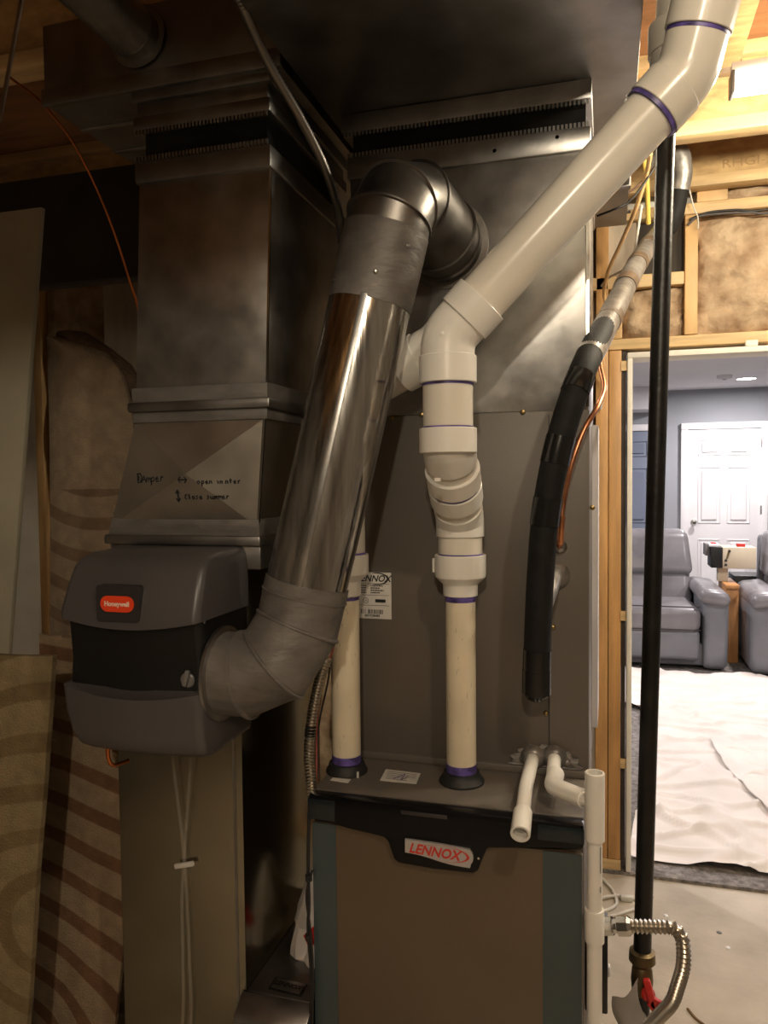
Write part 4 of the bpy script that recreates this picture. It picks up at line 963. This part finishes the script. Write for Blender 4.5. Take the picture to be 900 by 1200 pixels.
# ---------------------------------------------------------------- lamps of the utility room
for i, (lx, ly, lz) in enumerate(BULBS):
    t = thing('bulb_lamp', (lx, ly, 2.66), ['bare bulb hanging below the joists right of trunk duct', 'bare bulb hanging below the joists at the back of room'][i], 'lamp')
    MB().lathe((lx, ly, 2.679), (0, 0, -1), [(.06, 0), (.06, .012), (.035, .03), (.006, .034), (.006, .16), (.022, .165), (.022, .20)], 24).build('lamp_holder', WHITEP, t)
    MB().lathe((lx, ly, 2.480), (0, 0, -1), [(.013, 0), (.014, .008), (.018, .014)], 20).build('bulb_neck', CHROME, t)
t = thing('led_strip_light', (.74, 1.95, 2.348), 'bright white strip light hung below joists at upper right', 'lamp')
MB().box(.270, 1.22, 1.935, 1.965, 2.392, 2.415).build('housing', WHITEP, t, bevel=.002)
MB().box(.276, 1.214, 1.928, 1.972, 2.348, 2.391).build('diffuser', GLOWT, t, bevel=.006)
MB().box(.268, .276, 1.926, 1.974, 2.345, 2.394).build('end_cap', GREYP, t, bevel=.002)
for x in (.45, 1.05):
    MB().cyl((x, 1.95, 2.415), (x, 1.95, 2.679), .0025, n=8).build('hanger_wire', CHROME, t)

# ---------------------------------------------------------------- cables at the upper right
hose('electrical_cable', 'tan cable looping from the joists behind the gas pipe', 'cable', [(0.109, 2.2, 2.336), (0.103, 2.3, 2.318), (0.079, 2.4, 2.26), (0.041, 2.55, 2.208), (0.003, 2.7, 2.162), (-0.011, 2.85, 2.121), (0.004, 2.88, 2.075)], .0065, PEACH)
hose('electrical_cable', 'yellow cable hanging close to the gas pipe', 'cable', [(0.106, 2.5, 2.442), (0.114, 2.5, 2.378), (0.119, 2.55, 2.33), (0.124, 2.6, 2.275)], .0075, YELLOW)
hose('electrical_cable', 'white cable sagging above the taped line', 'cable', [(0.1, 2.5, 2.303), (0.087, 2.55, 2.216), (0.076, 2.6, 2.152), (0.044, 2.7, 2.158), (0.003, 2.8, 2.164), (-0.02, 2.87, 2.156)], .0042, WHITEC)
hose('electrical_cable', 'black cable curving beside plenum under the slanted pipe', 'cable', [(0.127, 2.3, 2.338), (0.087, 2.3, 2.28), (0.053, 2.3, 2.246), (0.014, 2.3, 2.231), (-0.028, 2.35, 2.235)], .0032, BLACKC)
hose('electrical_cable', 'black cable lying level beside the plenum', 'cable', [(0.068, 2.5, 2.286), (0.025, 2.5, 2.285), (-0.033, 2.5, 2.286)], .0045, BLACKC)
hose('electrical_cable', 'brown wire crossing under the slanted pipe', 'cable', [(0.114, 2.4, 2.353), (0.072, 2.4, 2.317), (0.024, 2.4, 2.3), (-0.029, 2.4, 2.293)], .0030, mat('brown_cable', (.10, .05, .03), .5))
for k, (dy, z, lb) in enumerate(((0, 0, 'lower dark cable stapled along the top plate'), (-6, .0, 'upper dark cable stapled along the top plate'))):
    hose('electrical_cable', lb, 'cable', [(0.269, 2.915, 2.353), (0.302, 2.912, 2.378), (0.389, 2.91, 2.38), (0.47, 2.91, 2.374), (0.601, 2.91, 2.366), (1.3, 2.91, 2.385)] if k == 0 else
         [(0.275, 2.917, 2.373), (0.335, 2.914, 2.389), (0.422, 2.912, 2.388), (0.484, 2.912, 2.379), (0.602, 2.912, 2.381), (1.3, 2.912, 2.40)], .0042, mat('grey_cable', (.07, .065, .065), .5) if k == 0 else BLACKC)
hose('electrical_cable', 'thin white wire dangling left of the pale stud', 'cable', [(0.269, 2.86, 2.456), (0.285, 2.88, 2.401), (0.301, 2.905, 2.373), (0.302, 2.91, 2.336)], .0025, WHITEC)
hose('electrical_cable', 'thin white wire dropping beside doorway stud under the black line', 'cable', [(-0.034, 2.88, 1.884), (-0.022, 2.9, 1.843), (-0.01, 2.91, 1.807), (-0.022, 2.915, 1.722)], .0040, WHITEC)
# white cord on the concrete
t = thing('white_cord', (.0, 2.5, .0), 'white power cord lying coiled on the concrete behind the gas pipe', 'cord')
MB().tube(spline([(-0.013, 2.862, 0.006), (0.023, 2.787, 0.006), (0.033, 2.699, 0.006), (-0.014, 2.643, 0.006), (-0.057, 2.653, 0.006), (-0.012, 2.72, 0.012), (0.051, 2.756, 0.008), (0.099, 2.75, 0.006)], 8), .0055, 8).build('cord', WHITEC, t, 60)
MB().tube(spline([(-0.055, 2.595, 0.006), (0.013, 2.619, 0.006), (0.069, 2.666, 0.006), (0.117, 2.711, 0.006), (0.158, 2.789, 0.006)], 8), .0055, 8).build('cord_loop', WHITEC, t, 60)
MB().bar((0.048, 2.74, 0.01), (0.088, 2.745, 0.01), .022, .018).build('plug', WHITEC, t, bevel=.004)
hose('rust_streak_twig', 'short brown twig on the concrete at lower right', 'debris', [(0.218, 2.215, 0.003), (0.235, 2.181, 0.003), (0.254, 2.16, 0.003)], .0035, mat('twig', (.20, .12, .06), .8))
for i, (x, y) in enumerate(((780, 1073), (843, 1093), (853, 1111))):
    p = Vector((0.193, 2.683, 0.0)) if i == 0 else (Vector((0.352, 2.626, 0.0)) if i == 1 else Vector((0.367, 2.546, 0.0)))
    tag(MB().lathe((p.x, p.y, .0005), (0, 0, 1), [(.009, 0), (.007, .002), (.002, .003)], 7).build('paint_chip', WHITEP if i != 1 else INKG, None, 30, loc=(p.x, p.y, .0005)),
        ['white paint chip on concrete nearest the gas pipe', 'dark speck on the concrete floor', 'white paint chip on concrete farther right'][i], 'debris')

# ---------------------------------------------------------------- drop cloth in the far room
t = thing('drop_cloth', (.6, 4.4, .013), 'wrinkled white canvas drop cloth on the carpet beyond doorway', 'cloth')
NX, NY = 120, 200
rows = []
for j in range(NY + 1):
    v = j / NY; row = []
    yv = 3.03 + (5.98 - 3.03) * v
    for i in range(NX + 1):
        u = i / NX; xl = .087 + .12 * math.sin(min(v, .66) / .66 * 1.57) - .30 * max(0, min(1, (v - .66) / .08)) + .012 * noise.noise(V(v * 9, 0, 4)); xr = 1.95
        x = xl + (xr - xl) * u; y = yv + (1 - v) * (.03 * noise.noise(V(u * 7, 1, 2)) - .06 * u) + v * .04 * noise.noise(V(u * 5, 3, 2))
        q1 = noise.noise(V(x * 2.2 + .5, y * 2.2, 0)); q2 = noise.noise(V(x * 1.2 - y * 1.9, x * 3.4 + y * 2.1, 7)); q3 = noise.noise(V(x * 6, y * 6, 3))
        q4 = noise.noise(V(x * 2.0 + y * .6, y * 5.5 - x * 2.0, 12))
        h = .016 + .014 * q1 + .030 * max(0, 1 - abs(q2) * 7) * (.5 + q1) + .004 * q3 + .022 * max(0, 1 - abs(q4) * 8)
        row.append((x, y, max(.0145, .014 + h)))
    rows.append(row)
MB().loft(rows, False, False).build('canvas', CLOTH, t, 180)
rows = []      # second layer folded over at the right
for j in range(41):
    v = j / 40; row = []
    for i in range(31):
        u = i / 30; x = .545 + .13 * (1 - v) ** 2 + (1.8 - .545) * u; y = 3.50 + .95 * v + .05 * math.sin(u * 3)
        row.append((x, y, .048 + .010 * noise.noise(V(x * 4, y * 4, 5)) + .014 * max(0, 1 - abs(noise.noise(V(x * 3 - y, y * 3, 8))) * 6)))
    rows.append(row)
q = MB().loft(rows, False, False); q.loft([[(a, b, c - .008) for a, b, c in r] for r in rows], False, False); q.build('folded_layer', CLOTH, t, 180)

# ---------------------------------------------------------------- recliners, table, box
def rbox(x0, x1, y0, y1, z0, z1, bv, seg=4): 
    return MB().box(x0, x1, y0, y1, z0, z1), bv, seg
def make_recliner(label):
    t = thing('recliner', (0, 0, 0), label, 'recliner', 'grey leather recliners')
    def part(name, b, bv, m=LEATH, seg=4, fn=None):
        mb = MB(); nx = 1
        mb.box(*b)
        o = mb.build(name, m, t, 60, bevel=bv, seg=seg)
        if fn:
            for v in o.data.vertices: v.co = fn(v.co)
        return o
    W = .48
    part('base', (-W + .05, W - .05, .08, .82, .03, .20), .02, LEATHB)
    part('footrest', (-.285, .285, .005, .10, .08, .31), .035, LEATHB)
    part('seat_cushion', (-.29, .29, -.015, .62, .29, .485), .060, LEATH)
    def lean(c): return Vector((c.x * (1 - .32 * max(0, c.z - .5)), c.y + (c.z - .45) * .28, c.z))
    part('back_lower', (-.30, .30, .50, .72, .42, .70), .06, LEATH, 4, lean)
    part('back_upper', (-.33, .33, .47, .74, .655, 1.02), .065, LEATH, 4, lean)
    part('back_shell', (-.34, .34, .70, .86, .10, .98), .04, LEATHB, 3, lean)
    for s in (-1, 1):
        def arm(c, s=s): return Vector((c.x + s * .02 * math.sin(c.z * 5), c.y, c.z + .02 * (c.y - .4)))
        part('arm_side', (min(s * .30, s * W), max(s * .30, s * W), .03, .84, .02, .555), .05, LEATHB, 4, arm)
        part('arm_pad', (min(s * .275, s * (W + .012)), max(s * .275, s * (W + .012)), -.03, .74, .515, .625), .052, LEATH, 4, lambda c, s=s: Vector((c.x, c.y, c.z - .035 * max(0, (s * c.x - .36) / .15) ** 1.5 + .015 * max(0, c.y - .1))))
    for z in (.315, .49):
        MB().tube([(-.285, -.012 + (.0 if z > .4 else .012), z), (0, -.018 + (.0 if z > .4 else .012), z), (.285, -.012 + (.0 if z > .4 else .012), z)], .005, 8).build('piping', DARKP, t, 60)
    return t
def copy_tree(o, parent=None):
    c = o.copy(); COL.objects.link(c)
    if parent is not None: c.parent = parent
    for ch in list(o.children): copy_tree(ch, c)
    return c
r1 = make_recliner('grey leather recliner left of the small wooden side table')
r2 = copy_tree(r1); r2['label'] = 'grey leather recliner right of the small wooden side table'
r1.location = (.385, 6.08, .012); r1.rotation_euler.z = math.radians(2)
r2.location = (1.492, 6.02, .012); r2.rotation_euler.z = 0

t = thing('side_table', (.94, 6.65, .012), 'small orange-brown wooden side table between the recliners', 'table')
tx0_, tx1_ = .892, .984
MB().box(tx0_ - .004, tx1_ + .004, 6.44, 6.90, .595, .625).build('table_top', TABLEW, t, bevel=.004)
MB().box(tx0_, tx1_, 6.46, 6.485, .013, .594).build('front_panel', TABLEW, t, bevel=.003)
MB().box(tx0_, tx0_ + .015, 6.486, 6.88, .013, .594).build('side_panel', TABLEW, t, bevel=.003)
MB().box(tx1_ - .015, tx1_, 6.486, 6.88, .013, .594).build('side_panel', TABLEW, t, bevel=.003)
t = thing('game_box', (.93, 6.7, .626), 'cream box with black end on a short post on side table', 'box')
MB().box(.86, .935, 6.66, 6.74, .626, .735).build('post', CREAMB, t, bevel=.003)
MB().box(.885, 1.13, 6.60, 6.82, .735, .905).build('box_body', CREAMB, t, bevel=.004)
MB().box(.800, .884, 6.595, 6.825, .740, .905).build('black_end', BLACK, t, bevel=.003)
MB().box(.765, .799, 6.66, 6.82, .83, .925).build('grey_tab', GREYP, t, bevel=.003)
MB().box(.79, .87, 6.62, 6.82, .9055, .925).build('white_cap', WHITEP, t, bevel=.003)
MB().box(.81, .85, 6.68, 6.74, .9252, .935).build('red_button', RED, t, bevel=.003)
MB().box(1.0, 1.06, 6.66, 6.72, .9052, .93).build('red_button', RED, t, bevel=.003)
MB().obox((.925, 6.595, .85), (.012, .010, .075), Matrix.Rotation(.25, 3, 'Y')).build('lever', BRASSD, t)
for (x, z) in ((.935, .875), (.91, .80), (.91, .765)):
    MB().lathe((x, 6.60, z), (0, -1, 0), [(.011, 0), (.009, .010), (.003, .012)], 10).build('knob', DARKP, t)
tag(MB().box(1.04, 1.30, 7.1, 7.4, .012, .62).build('black_cabinet', BLACK, None, bevel=.006, loc=(1.17, 7.25, .012)), 'black cabinet half hidden behind right recliner', 'cabinet')
